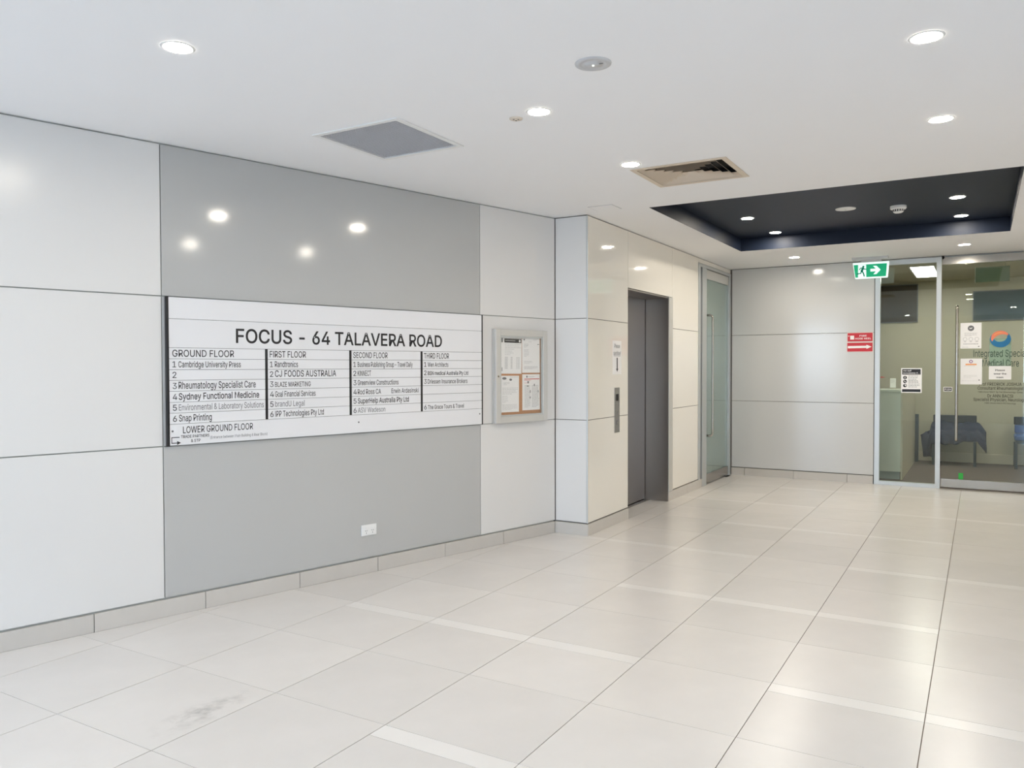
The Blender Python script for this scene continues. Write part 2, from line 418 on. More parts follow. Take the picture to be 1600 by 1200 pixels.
    'K': (467, [[104, 145, 104, 216, 139, 261, 174, 303, 212, 344, 364, 509, 448, 509, 231, 276, 228, 276], [60, 0, 60, 509, 125, 509, 125, 334, 124, 225, 125, 193, 125, 0], [372, 0, 188, 259, 228, 309, 449, 0]]),
    'L': (393, [[60, 0, 60, 509, 125, 509, 125, 57, 361, 57, 361, 0]]),
    'M': (628, [[60, 0, 60, 509, 152, 509, 277, 187, 287, 159, 299, 123, 311, 84, 322, 49, 307, 49, 318, 83, 330, 121, 342, 158, 352, 187, 476, 509, 568, 509, 568, 0, 504, 0, 504, 291, 504, 327, 505, 369, 506, 413, 507, 457, 513, 457, 498, 409, 482, 363, 467, 322, 456, 291, 342, 0, 286, 0, 170, 291, 159, 321, 145, 361, 129, 408, 112, 457, 119, 457, 120, 416, 121, 372, 122, 328, 122, 291, 122, 0]]),
    'N': (523, [[60, 0, 60, 509, 136, 509, 343, 183, 363, 151, 388, 107, 414, 55, 405, 54, 401, 108, 399, 157, 399, 195, 399, 509, 463, 509, 463, 0, 387, 0, 202, 290, 177, 331, 148, 381, 108, 452, 119, 454, 122, 384, 124, 328, 125, 291, 125, 0]]),
    'O': (533, [[267, -7, 205, 1, 150, 25, 105, 63, 70, 115, 48, 179, 40, 254, 48, 329, 70, 393, 105, 445, 150, 484, 205, 508, 267, 516, 329, 508, 384, 484, 429, 445, 464, 393, 486, 329, 493, 254, 486, 179, 464, 115, 429, 63, 384, 25, 329, 1], [267, 53, 310, 59, 349, 76, 383, 105, 408, 144, 425, 194, 430, 254, 425, 314, 408, 365, 383, 404, 349, 433, 310, 450, 267, 456, 223, 450, 184, 433, 151, 404, 125, 364, 109, 314, 103, 254, 109, 194, 125, 144, 151, 105, 184, 76, 223, 59]]),
    'P': (445, [[60, 0, 60, 509, 235, 509, 289, 503, 332, 487, 366, 462, 390, 430, 404, 391, 409, 348, 404, 304, 390, 265, 366, 233, 332, 207, 289, 191, 235, 186, 109, 186, 109, 242, 233, 242, 269, 246, 297, 256, 318, 272, 333, 294, 342, 319, 344, 348, 342, 376, 333, 402, 318, 423, 297, 439, 268, 449, 232, 452, 125, 452, 125, 0]]),
    'R': (449, [[60, 0, 60, 509, 236, 509, 290, 504, 333, 489, 367, 465, 390, 433, 405, 395, 409, 352, 405, 309, 390, 271, 367, 240, 333, 217, 289, 203, 236, 198, 96, 198, 96, 255, 234, 255, 269, 258, 298, 267, 319, 281, 334, 300, 342, 324, 345, 352, 342, 380, 334, 405, 319, 425, 298, 440, 269, 449, 233, 452, 125, 452, 125, 0], [353, 0, 230, 229, 303, 229, 428, 0]]),
    'S': (447, [[224, -9, 172, -4, 128, 9, 91, 31, 64, 60, 46, 96, 38, 137, 104, 137, 110, 110, 123, 88, 142, 71, 166, 59, 224, 49, 257, 52, 286, 60, 311, 74, 329, 92, 341, 114, 346, 139, 342, 161, 332, 179, 296, 205, 245, 222, 184, 239, 128, 260, 86, 289, 60, 326, 52, 372, 58, 413, 75, 448, 102, 476, 138, 498, 180, 511, 227, 516, 275, 511, 316, 498, 351, 476, 377, 449, 394, 415, 401, 378, 337, 378, 326, 412, 302, 437, 267, 453, 225, 459, 194, 456, 167, 448, 145, 435, 129, 418, 118, 398, 115, 376, 119, 352, 131, 334, 169, 308, 212, 293, 264, 279, 312, 264, 359, 238, 395, 198, 405, 171, 408, 139, 403, 99, 386, 64, 360, 34, 323, 11, 278, -4]]),
    'T': (449, [[32, 452, 32, 509, 417, 509, 417, 452, 257, 452, 257, 0, 193, 0, 193, 452]]),
    'U': (517, [[259, -8, 203, -2, 154, 15, 114, 43, 85, 80, 66, 124, 60, 173, 60, 509, 124, 509, 124, 178, 128, 144, 141, 113, 160, 87, 187, 68, 220, 56, 259, 52, 298, 56, 331, 68, 357, 87, 377, 113, 389, 144, 393, 178, 393, 509, 457, 509, 457, 173, 451, 124, 433, 80, 403, 43, 363, 15, 315, -2]]),
    'V': (480, [[204, 0, 16, 509, 84, 509, 192, 206, 215, 137, 248, 31, 235, 31, 267, 138, 290, 206, 395, 509, 463, 509, 278, 0]]),
    'W': (686, [[155, 0, 16, 509, 82, 509, 163, 196, 175, 145, 187, 94, 197, 40, 189, 40, 200, 94, 211, 145, 224, 196, 306, 509, 380, 509, 462, 196, 474, 145, 486, 94, 497, 40, 488, 40, 499, 94, 510, 145, 523, 196, 603, 509, 670, 509, 530, 0, 455, 0, 368, 323, 351, 391, 336, 475, 350, 475, 335, 395, 318, 323, 230, 0]]),
    'Z': (438, [[42, 0, 42, 46, 273, 385, 306, 431, 341, 476, 348, 454, 285, 452, 223, 452, 40, 452, 40, 509, 397, 509, 397, 462, 169, 129, 134, 81, 97, 33, 90, 54, 152, 57, 214, 57, 399, 57, 399, 0]]),
    'a': (389, [[160, -9, 126, -5, 94, 5, 68, 22, 48, 45, 35, 73, 30, 108, 34, 138, 43, 161, 58, 179, 78, 193, 125, 211, 178, 220, 234, 227, 265, 235, 273, 243, 276, 255, 276, 257, 267, 297, 240, 322, 196, 331, 149, 322, 118, 301, 100, 274, 41, 291, 57, 322, 79, 346, 104, 364, 133, 375, 194, 384, 239, 379, 286, 360, 306, 343, 322, 320, 333, 290, 337, 251, 337, 0, 277, 0, 277, 52, 272, 52, 252, 25, 215, 1], [170, 45, 202, 49, 228, 59, 248, 74, 263, 93, 272, 115, 276, 138, 276, 190, 259, 182, 231, 176, 200, 171, 175, 168, 134, 159, 103, 139, 95, 124, 92, 105, 102, 72, 130, 52]]),
    'b': (424, [[229, -8, 198, -5, 172, 4, 138, 31, 118, 59, 112, 59, 112, 0, 53, 0, 53, 509, 114, 509, 114, 319, 118, 319, 137, 346, 171, 373, 197, 381, 229, 384, 274, 378, 313, 361, 345, 332, 370, 293, 385, 245, 390, 189, 385, 133, 370, 84, 346, 45, 313, 16, 274, -2], [220, 47, 253, 51, 279, 66, 301, 88, 316, 117, 325, 151, 328, 189, 325, 227, 316, 261, 301, 290, 280, 311, 253, 325, 220, 330, 188, 325, 161, 312, 140, 291, 125, 263, 116, 229, 113, 189, 116, 150, 125, 115, 140, 86, 162, 65, 188, 51]]),
    'c': (396, [[207, -8, 159, -2, 117, 16, 82, 46, 56, 85, 40, 133, 34, 187, 40, 243, 56, 291, 82, 330, 117, 360, 159, 378, 207, 384, 260, 377, 305, 356, 340, 322, 362, 277, 303, 262, 290, 289, 270, 311, 242, 325, 207, 330, 173, 325, 145, 310, 124, 287, 108, 258, 99, 224, 96, 187, 99, 151, 108, 117, 124, 89, 145, 66, 173, 51, 207, 46, 243, 52, 271, 66, 292, 89, 304, 117, 363, 102, 341, 56, 306, 21, 261, -1]]),
    'd': (424, [[195, -8, 151, -2, 111, 16, 79, 45, 55, 84, 39, 133, 34, 189, 39, 245, 55, 293, 79, 332, 112, 361, 151, 378, 196, 384, 228, 381, 253, 373, 287, 346, 306, 319, 311, 319, 311, 509, 372, 509, 372, 0, 313, 0, 313, 59, 307, 59, 287, 31, 252, 4, 227, -5], [205, 47, 236, 51, 263, 65, 284, 86, 299, 115, 309, 150, 312, 189, 309, 229, 300, 263, 284, 291, 263, 312, 237, 325, 205, 330, 172, 325, 145, 311, 124, 290, 108, 261, 99, 227, 96, 189, 99, 151, 109, 117, 124, 88, 145, 66, 172, 51]]),
    'e': (404, [[212, -8, 161, -2, 117, 16, 82, 46, 56, 85, 40, 132, 34, 187, 39, 242, 55, 290, 81, 329, 115, 359, 157, 378, 205, 384, 266, 374, 294, 361, 319, 341, 341, 315, 357, 282, 368, 242, 371, 194, 371, 169, 75, 169, 75, 221, 338, 221, 310, 202, 307, 237, 298, 269, 283, 294, 263, 314, 237, 326, 205, 330, 173, 326, 146, 313, 125, 294, 109, 270, 99, 241, 96, 211, 96, 178, 100, 139, 110, 106, 128, 80, 151, 61, 179, 50, 212, 46, 254, 53, 285, 73, 306, 105, 365, 91, 353, 63, 335, 39, 311, 19, 283, 4, 249, -5]]),
    'f': (254, [[228, 379, 228, 327, 6, 327, 6, 379], [81, 0, 81, 432, 84, 461, 96, 486, 113, 505, 135, 519, 187, 530, 222, 527, 243, 521, 227, 468, 215, 472, 195, 474, 171, 470, 154, 460, 145, 443, 142, 419, 142, 0]]),
    'g': (425, [[207, -151, 168, -148, 134, -140, 82, -110, 51, -69, 101, -41, 122, -66, 154, -88, 207, -97, 249, -92, 282, -75, 304, -47, 311, -6, 311, 68, 306, 68, 287, 41, 252, 16, 227, 8, 195, 5, 152, 10, 113, 27, 80, 53, 55, 90, 39, 136, 34, 191, 39, 246, 55, 293, 80, 332, 112, 361, 152, 378, 196, 384, 228, 382, 253, 373, 288, 346, 308, 319, 313, 319, 313, 379, 372, 379, 372, -9, 367, -54, 350, -90, 324, -117, 291, -136, 251, -147], [205, 59, 237, 63, 264, 75, 285, 95, 300, 121, 309, 154, 312, 193, 309, 231, 300, 264, 285, 291, 264, 312, 237, 325, 205, 330, 172, 325, 145, 312, 124, 290, 109, 262, 99, 229, 96, 193, 99, 155, 109, 123, 124, 96, 145, 76, 172, 63]]),
    'h': (410, [[114, 227, 114, 0, 53, 0, 53, 509, 114, 509, 114, 287, 102, 287, 124, 332, 152, 362, 187, 379, 227, 384, 264, 380, 295, 369, 321, 349, 341, 321, 353, 285, 357, 240, 357, 0, 296, 0, 296, 235, 290, 275, 273, 304, 246, 323, 210, 329, 184, 326, 161, 317, 141, 303, 126, 283, 117, 257]]),
    'i': (167, [[53, 0, 53, 379, 114, 379, 114, 0], [84, 443, 67, 446, 54, 455, 44, 468, 41, 483, 44, 499, 54, 512, 67, 521, 84, 524, 100, 521, 114, 512, 123, 499, 126, 483, 123, 468, 114, 455, 100, 446]]),
    'k': (381, [[110, 137, 110, 212, 121, 212, 284, 379, 360, 379, 184, 199, 177, 199], [53, 0, 53, 509, 114, 509, 114, 0], [294, 0, 148, 186, 191, 229, 372, 0]]),
    'l': (174, [[57, 0, 57, 530, 117, 530, 117, 0]]),
    'm': (610, [[53, 0, 53, 379, 112, 379, 112, 295, 108, 295, 118, 323, 132, 346, 172, 376, 219, 386, 257, 380, 287, 361, 309, 331, 321, 295, 312, 295, 322, 321, 337, 343, 381, 375, 437, 386, 468, 383, 497, 372, 522, 354, 541, 328, 553, 296, 557, 255, 557, 0, 496, 0, 496, 254, 490, 289, 473, 313, 447, 326, 419, 330, 395, 328, 374, 320, 345, 290, 335, 247, 335, 0, 274, 0, 274, 260, 269, 288, 253, 311, 229, 326, 199, 330, 158, 320, 140, 307, 126, 289, 117, 266, 114, 238, 114, 0]]),
    'n': (410, [[114, 227, 114, 0, 53, 0, 53, 379, 112, 379, 112, 287, 102, 287, 124, 332, 152, 362, 187, 379, 227, 384, 264, 380, 295, 369, 321, 349, 341, 321, 353, 285, 357, 240, 357, 0, 296, 0, 296, 235, 290, 275, 273, 304, 246, 323, 210, 329, 184, 326, 161, 317, 141, 303, 126, 283, 117, 257]]),
    'o': (415, [[207, -8, 159, -2, 117, 16, 82, 46, 56, 85, 40, 133, 34, 187, 40, 243, 56, 291, 82, 330, 117, 360, 159, 378, 207, 384, 256, 378, 299, 360, 333, 330, 359, 291, 376, 243, 381, 187, 376, 133, 359, 85, 333, 46, 299, 16, 256, -2], [207, 46, 242, 51, 270, 66, 292, 89, 307, 117, 316, 151, 319, 187, 316, 224, 307, 258, 292, 287, 270, 310, 242, 325, 207, 330, 173, 325, 145, 310, 124, 287, 108, 258, 99, 224, 96, 187, 99, 151, 108, 117, 124, 89, 145, 66, 173, 51]]),
    'p': (424, [[53, -143, 53, 379, 112, 379, 112, 319, 118, 319, 137, 346, 171, 373, 197, 381, 229, 384, 274, 378, 313, 361, 345, 332, 370, 293, 385, 245, 390, 189, 385, 133, 370, 84, 346, 45, 313, 16, 274, -2, 229, -8, 198, -5, 173, 4, 138, 31, 118, 59, 114, 59, 114, -143], [220, 47, 253, 51, 279, 66, 301, 88, 316, 117, 325, 151, 328, 189, 325, 227, 316, 261, 301, 290, 280, 311, 253, 325, 220, 330, 188, 325, 161, 312, 140, 291, 125, 263, 116, 229, 113, 189, 116, 150, 125, 115, 140, 86, 162, 65, 188, 51]]),
    'r': (259, [[53, 0, 53, 379, 112, 379, 112, 321, 115, 321, 130, 347, 152, 367, 181, 380, 213, 385, 229, 384, 243, 384, 243, 322, 230, 324, 207, 326, 182, 323, 159, 315, 140, 301, 126, 284, 117, 262, 114, 237, 114, 0]]),
    's': (365, [[182, -8, 145, -5, 112, 3, 84, 18, 62, 38, 45, 63, 36, 94, 94, 107, 105, 79, 124, 60, 150, 49, 181, 45, 217, 50, 244, 62, 262, 81, 268, 103, 265, 121, 254, 136, 237, 147, 212, 155, 149, 170, 104, 186, 72, 208, 53, 237, 47, 274, 51, 305, 65, 332, 87, 354, 115, 370, 149, 381, 187, 384, 223, 381, 254, 372, 279, 358, 299, 339, 324, 290, 268, 277, 258, 298, 243, 316, 219, 328, 187, 333, 156, 329, 131, 317, 114, 299, 109, 277, 112, 258, 124, 243, 172, 223, 229, 209, 275, 194, 306, 171, 325, 142, 331, 107, 326, 75, 312, 47, 290, 24, 260, 6, 223, -5]]),
    't': (227, [[204, 379, 204, 327, 6, 327, 6, 379], [65, 471, 126, 471, 126, 98, 128, 76, 136, 61, 150, 53, 170, 50, 185, 51, 202, 54, 213, 2, 192, -3, 168, -4, 125, 2, 92, 21, 72, 52, 65, 93]]),
    'u': (410, [[182, -5, 146, -1, 115, 11, 89, 31, 69, 59, 57, 95, 53, 139, 53, 379, 114, 379, 114, 144, 119, 105, 137, 75, 164, 56, 200, 50, 226, 53, 249, 62, 268, 77, 283, 97, 293, 122, 296, 153, 296, 379, 357, 379, 357, 0, 298, 0, 298, 92, 307, 92, 286, 47, 257, 17, 222, 0]]),
    'v': (389, [[163, 0, 17, 379, 84, 379, 165, 155, 187, 87, 206, 21, 184, 21, 203, 87, 224, 155, 305, 379, 371, 379, 226, 0]]),
    'w': (567, [[138, 0, 23, 379, 87, 379, 133, 214, 154, 137, 175, 41, 165, 41, 186, 135, 206, 214, 252, 379, 316, 379, 362, 214, 382, 136, 402, 41, 391, 41, 413, 135, 434, 214, 480, 379, 545, 379, 429, 0, 368, 0, 319, 172, 305, 225, 291, 280, 277, 338, 291, 338, 277, 280, 263, 225, 248, 172, 199, 0]]),
    'y': (389, [[47, -139, 61, -86, 71, -87, 104, -89, 130, -74, 151, -36, 163, -1, 17, 379, 84, 379, 165, 155, 187, 87, 206, 21, 184, 21, 202, 87, 224, 155, 305, 379, 371, 379, 204, -58, 177, -107, 139, -136, 91, -145, 65, -143]]),
}

CAP = 0.509
def area2(l_):
    return sum(l_[i - 1].x * l_[i].y - l_[i].x * l_[i - 1].y for i in range(len(l_)))
def inside(p, l_):
    c = False
    for i in range(len(l_)):
        a, b = l_[i - 1], l_[i]
        if (a.y > p.y) != (b.y > p.y) and p.x < (b.x - a.x) * (p.y - a.y) / (b.y - a.y) + a.x:
            c = not c
    return c
OUTSIDE = 1.0
def text(parent, s, x, z, h, width=None, m=None, bold=0.0, align='L', y=-0.0006, name='lettering', label=None):
    """flat lettering: h = cap height, width = total width the line is fitted to"""
    verts, faces = [], []
    pen = 0.0
    for ch in s:
        adv, cs = GLYPHS[ch]
        off = 0.001 if ch in '13' else (bold + 0.004) * 0.8
        loops = []
        for c in cs:
            pts = []
            for k in range(0, len(c), 2):
                p = Vector((c[k] / 1000, c[k + 1] / 1000))
                if not pts or (p - pts[-1]).length > 0.0015:
                    pts.append(p)
            if (pts[0] - pts[-1]).length < 0.0015:
                pts.pop()
            n = len(pts)
            out = []
            for k in range(n):
                d0 = (pts[k] - pts[k - 1]).normalized()
                d1 = (pts[(k + 1) % n] - pts[k]).normalized()
                n0, n1 = Vector((-d0.y, d0.x)), Vector((-d1.y, d1.x))
                mt = n0 + n1
                mt = mt / max(mt.length_squared, 0.8) * 2
                out.append(pts[k] + mt * off * OUTSIDE)
            loops.append([Vector((pen + p.x, p.y, 0)) for p in out])
        sol = [l_ for l_ in loops if area2(l_) < 0]          # solid strokes run clockwise, counters the other way
        cnt = [l_ for l_ in loops if area2(l_) >= 0]
        for so in sol:
            grp = [so] + [c for c in cnt if inside(c[0], so)]
            base = len(verts)
            verts += [tuple(p) for l_ in grp for p in l_]
            faces += [tuple(base + i for i in f) for f in tessellate_polygon(grp)]
        pen += adv / 1000
    me = bpy.data.meshes.new(name)
    me.from_pydata(verts, [], faces)
    xs = [v.co.x for v in me.vertices]
    x0, x1 = min(xs), max(xs)
    sz = h / CAP
    sx = width / (x1 - x0) if width else sz
    wd = (x1 - x0) * sx
    ox = x if align == 'L' else (x - wd / 2 if align == 'C' else x - wd)
    for v in me.vertices:
        v.co = ((v.co.x - x0) * sx + ox, y, z + v.co.y * sz)
    me.name = name
    me.materials.clear()
    me.materials.append(m or M['black'])
    o = bpy.data.objects.new(name, me)
    C.objects.link(o)
    o.parent = parent
    if label:
        o['label'] = label
    return o

# ================================================================== STRUCTURE
# ---------------------------------------------------------------- floor with single tiles
floor = obx('floor', M['grout'], None, -2.2, 10.445, -3.1, 5.6, -0.12, -0.004)
tag(floor, kind='structure')
LY = [0.182 + 0.6165 * k for k in range(-5, 8)]       # long joints, -2.90 .. 4.5
G = 0.0012
GL = 0.0019
def clip_half(poly, f):
    out = []
    for i in range(len(poly)):
        a, b = poly[i], poly[(i + 1) % len(poly)]
        fa, fb = f(a), f(b)
        if fa >= 0:
            out.append(a)
        if (fa >= 0) != (fb >= 0):
            t = fa / (fa - fb)
            out.append((a[0] + t * (b[0] - a[0]), a[1] + t * (b[1] - a[1])))
    return out
tile_cache = {}
def place_tile(name, m, x0, x1, y0, y1):
    poly = [(x0 + G, y0 + GL), (x1 - G, y0 + GL), (x1 - G, y1 - GL), (x0 + G, y1 - GL)]
    n0 = len(poly)
    cl = clip_half(poly, lambda p: YA(p[0]) - 0.008 - p[1]) if x0 < 6.04 else poly
    if x1 > 6.04:
        if y1 > 2.84 and x0 >= 6.035:
            cl = clip_half(cl, lambda p: 2.835 - p[1]) if cl else cl
    if x0 < 6.04 < x1 and y1 > 2.84 and cl:
        if y0 > 2.8:
            cl = clip_half(cl, lambda p: 6.035 - p[0])
        else:
            cl = clip_half(cl, lambda p: 2.835 - p[1])
    cl = clip_half(cl, lambda p: 10.445 - p[0]) if cl else cl
    if len(cl) < 3:
        return
    cxm, cym = sum(p[0] for p in cl) / len(cl), sum(p[1] for p in cl) / len(cl)
    area = abs(sum(cl[i][0] * cl[(i + 1) % len(cl)][1] - cl[(i + 1) % len(cl)][0] * cl[i][1] for i in range(len(cl)))) / 2
    if area < 0.002:
        return
    key = (round(x1 - x0, 3), round(y1 - y0, 3), m.name)
    if cl == poly and key in tile_cache:
        me = tile_cache[key]
        cx0, cy0 = x0, y0
    else:
        bm = bmesh.new()
        prism_z(bm, [(a - x0, b - y0) for a, b in cl], -0.010, 0.0)
        if x0 < 6.03 < x1 and y0 < 2.8 < 2.84 < y1:        # the piece of this tile left of the pier corner
            lf = [(x0 + G, 2.835), (6.035, 2.835), (6.035, y1 - GL), (x0 + G, y1 - GL)]
            lf = clip_half(lf, lambda p: YA(p[0]) - 0.008 - p[1])
            prism_z(bm, [(a - x0, b - y0) for a, b in lf], -0.010, 0.0)
        me = new_mesh(name, bm, m)
        if cl == poly:
            tile_cache[key] = me
        cx0, cy0 = x0, y0
    o = bpy.data.objects.new(name, me)
    C.objects.link(o)
    o.location = (cx0, cy0, 0)
    o.parent = floor
strips = [2.333 + 1.205 * k + (0.0 if k else 0) for k in range(-2, 7)]
odd = {1, 3, 5}          # strips at x = 3.54, 5.95, 8.36
for ci in range(len(LY) - 1):
    y0, y1 = LY[ci], LY[ci + 1]
    col = ci - 5          # 0 = between L7 and L6 (f), -1 = g, 1 = e, 2 = d, 3 = c, 4 = b, 5 = a
    xs = []
    for k in range(-2, 7):
        sx = 2.333 + 1.205 * k
        a, b_, c_, d_ = sx, sx + 0.098, sx + 0.098 + 0.5995, sx + 1.205
        present = (col in (4, 3, 2, 0, -1, -2)) if (k % 2) else (col in (2, 1, 0, -3))
        if present:
            xs.append((a, b_, True))
            xs.append((b_, c_, False))
        else:
            xs.append((b_, c_, False))
        nxt_present = (col in (4, 3, 2, 0, -1, -2)) if ((k + 1) % 2) else (col in (2, 1, 0, -3))
        xs.append((c_, d_ if nxt_present else d_ + 0.098, False))
    for a, b_, st in xs:
        if a < -0.12 or a > 10.44:
            continue
        place_tile('floor_strip' if st else 'floor_tile', M['strip'] if st else M['tile'], a, min(b_, 10.445), y0, y1)
near = obx('floor_slab', M['tile'], floor, -2.2, -0.02, -3.1, 5.6, -0.004, 0.0)

# grey scuff on one near tile: worn film with its own ragged outline
sm = bpy.data.materials.new('scuff_film')
sm.use_nodes = True
sn_, sl_ = sm.node_tree.nodes, sm.node_tree.links
pb = sn_['Principled BSDF']
pb.inputs['Base Color'].default_value = (0.36, 0.35, 0.33, 1)
pb.inputs['Roughness'].default_value = 0.5
tx = sn_.new('ShaderNodeTexCoord')
nz = sn_.new('ShaderNodeTexNoise'); nz.inputs['Scale'].default_value = 11; nz.inputs['Detail'].default_value = 9
nz.inputs['Roughness'].default_value = 0.7
gd = sn_.new('ShaderNodeTexGradient'); gd.gradient_type = 'SPHERICAL'
mp = sn_.new('ShaderNodeMapping'); mp.inputs['Location'].default_value = (-1, -1, 0); mp.inputs['Scale'].default_value = (2, 2, 0)
sl_.new(tx.outputs['Generated'], mp.inputs['Vector']); sl_.new(mp.outputs[0], gd.inputs['Vector'])
sl_.new(tx.outputs['Object'], nz.inputs['Vector'])
m1 = sn_.new('ShaderNodeMapRange'); m1.inputs['From Min'].default_value = 0.45; m1.inputs['From Max'].default_value = 0.75
m1.inputs['To Max'].default_value = 0.28
sl_.new(nz.outputs['Fac'], m1.inputs['Value'])
m2 = sn_.new('ShaderNodeMath'); m2.operation = 'MULTIPLY'
sl_.new(m1.outputs[0], m2.inputs[0]); sl_.new(gd.outputs['Fac'], m2.inputs[1]); sl_.new(m2.outputs[0], pb.inputs['Alpha'])
obx('floor_scuff', sm, floor, 1.86, 2.425, 2.652, 2.86, 0.0002, 0.0004)

# ---------------------------------------------------------------- ceiling with openings
REC = (6.04, 8.87, -0.23, 2.30)
GRL = (3.225, 3.775, 2.60, 3.13)
DIF = (4.845, 5.365, 1.370, 1.935)
holes = [REC, GRL, DIF]
xs = sorted({-3.6, 10.53} | {v for h in holes for v in h[:2]})
ys = sorted({-3.2, 5.7} | {v for h in holes for v in h[2:]})
bm = bmesh.new()
for i in range(len(xs) - 1):
    for j in range(len(ys) - 1):
        cx, cy = (xs[i] + xs[i + 1]) / 2, (ys[j] + ys[j + 1]) / 2
        if any(h[0] < cx < h[1] and h[2] < cy < h[3] for h in holes):
            continue
        for z in (H, H + 0.02):
            bm.faces.new([bm.verts.new(p) for p in ((xs[i], ys[j], z), (xs[i + 1], ys[j], z),
                                                    (xs[i + 1], ys[j + 1], z), (xs[i], ys[j + 1], z))])
for h in holes:
    c4 = [(h[0], h[2]), (h[1], h[2]), (h[1], h[3]), (h[0], h[3])]
    for k in range(4):
        a, b_ = c4[k], c4[(k + 1) % 4]
        bm.faces.new([bm.verts.new(p) for p in ((*a, H), (*b_, H), (*b_, H + 0.02), (*a, H + 0.02))])
ceiling = obj('ceiling', bm, M['ceil'])
tag(ceiling, kind='structure')
# slab over everything
obx('ceiling_void_cover', M['dark'], ceiling, -3.6, 10.53, -3.2, 5.7, H + 0.22, H + 0.30)
# navy coffer: four sides and a top
RZ = 2.84
bm = bmesh.new()
x0, x1, y0, y1 = REC
T = 0.02
box(bm, x0 - T, x0, y0 - T, y1 + T, H + 0.0205, RZ + T)
box(bm, x1, x1 + T, y0 - T, y1 + T, H + 0.0205, RZ + T)
box(bm, x0, x1, y0 - T, y0, H + 0.0205, RZ + T)
box(bm, x0, x1, y1, y1 + T, H + 0.0205, RZ + T)
obj('recess_side', bm, M['navy'], ceiling)
bm = bmesh.new()
e = 0.003
box(bm, x0, x0 + e, y0, y1, H + 0.001, H + 0.021)
box(bm, x1 - e, x1, y0, y1, H + 0.001, H + 0.021)
box(bm, x0 + e, x1 - e, y0, y0 + e, H + 0.001, H + 0.021)
box(bm, x0 + e, x1 - e, y1 - e, y1, H + 0.001, H + 0.021)
obj('recess_lip', bm, M['navy'], ceiling)
obx('recess_top', M['navy'], ceiling, x0, x1, y0, y1, RZ, RZ + T)

# ---------------------------------------------------------------- walls made of panels
ROWS = [0.106, 0.977, 1.834, 2.694]
GP = 0.0025
def wall(name, fr, x0, x1, back_m, y0=0.012, y1=0.09, z1=H - 0.001):
    o = obx(name, back_m, None, x0, x1, y0, y1, 0.0, z1)
    o.matrix_world = fr
    tag(o, kind='structure')
    return o
def panel(par, m, x0, x1, z0, z1, gp=GP):
    return obx('panel', m, par, x0 + gp, x1 - gp, 0.0, 0.0118, z0 + gp, z1 - gp, bev=0.0012)

wA = wall('wall_left', F_A, -8.1, 0.03, M['joint_l'])
for (a, b_, m) in ((-8.1, -5.68, 'pan_white'), (-5.68, -3.25, 'pan_white'), (-0.822, 0.0385, 'pan_white')):
    for k in range(3):
        panel(wA, M[m], a, b_, ROWS[k], ROWS[k + 1], 0.0032 if b_ < -1 else GP)
for k in range(3):
    panel(wA, M['pan_grey'], -3.25, -0.822, ROWS[k], ROWS[k + 1])
wR = wall('wall_return', F_R, -0.25, 0.2995, M['joint'])
for k in range(3):
    panel(wR, M['pan_white'], 0.004, 0.300, ROWS[k], ROWS[k + 1])
t1 = obx('trim_1', M['alu'], None, 6.0385, 6.047, 2.8385, 2.847, 0.106, 2.694)
tag(t1, kind='structure')

wB = wall('wall_lift', F_B, 6.13, 6.928, M['joint'])
for k in range(3):
    panel(wB, M['pan_cream'], 6.047, 6.925, ROWS[k], ROWS[k + 1])
wH = obx('wall_lift_header', M['joint'], None, 6.929, 8.154, 0.012, 0.09, 2.165, H - 0.001)
wP = obx('wall_pier', M['joint'], None, 8.155, 9.062, 0.012, 0.09, 0.0, H - 0.001)
wD = obx('wall_door_header', M['joint'], None, 9.063, 10.46, 0.012, 0.09, 2.645, H - 0.001)
for o in (wH, wP, wD):
    o.matrix_world = F_B
    tag(o, kind='structure')
panel(wH, M['pan_cream'], 6.925, 8.155, 2.162, ROWS[3])
for k in range(3):
    panel(wP, M['pan_cream'], 8.155, 9.062, ROWS[k], ROWS[k + 1])
panel(wD, M['pan_cream'], 9.062, 10.444, 2.640, ROWS[3])

wK = wall('wall_back', F_K, -2.93, -1.105, M['joint'])
for k in range(3):
    panel(wK, M['pan_back'], -2.825, -1.108, ROWS[k], ROWS[k + 1])

# right-hand wall and the far side behind the camera (out of view, closes the lobby)
wr = obx('wall_right', M['rightwall'], None, 4.4, 10.44, -0.86, -0.76, 0, H - 0.001)
tag(wr, kind='structure')
wr2 = obx('wall_side', M['rightwall'], None, -2.2, 4.4, -3.09, -3.0, 0, H - 0.001)
tag(wr2, kind='structure')
wr3 = obx('wall_corner', M['rightwall'], None, 4.3, 4.4, -3.0, -0.86, 0, H - 0.001)
tag(wr3, kind='structure')

# skirtings: one tile at a time
def skirting(name, fr, joints, m=M['skirt'], y0=-0.007):
    bx_ = thing(name, None, None, fr, kind='structure')
    for a, b_ in zip(joints, joints[1:]):
        obx('skirting_tile', m, bx_, a + 0.0018, b_ - 0.0018, y0, 0.0118 if y0 < 0 else 0.0118, 0.0, 0.098, bev=0.0012)
    return bx_
skirting('baseboard_left', F_A, [-6.66, -6.05, -5.44, -4.84, -4.234, -3.626, -3.017, -2.399, -1.794, -1.187, -0.58, 0.0285])
skirting('baseboard_return', F_R, [0.0, 0.3125])
skirting('baseboard_lift', F_B, [6.036, 6.928])
skirting('baseboard_pier', F_B, [8.03, 8.64, 9.195])
skirting('baseboard_back', F_K, [-2.825, -2.651, -2.034, -1.404, -1.112])

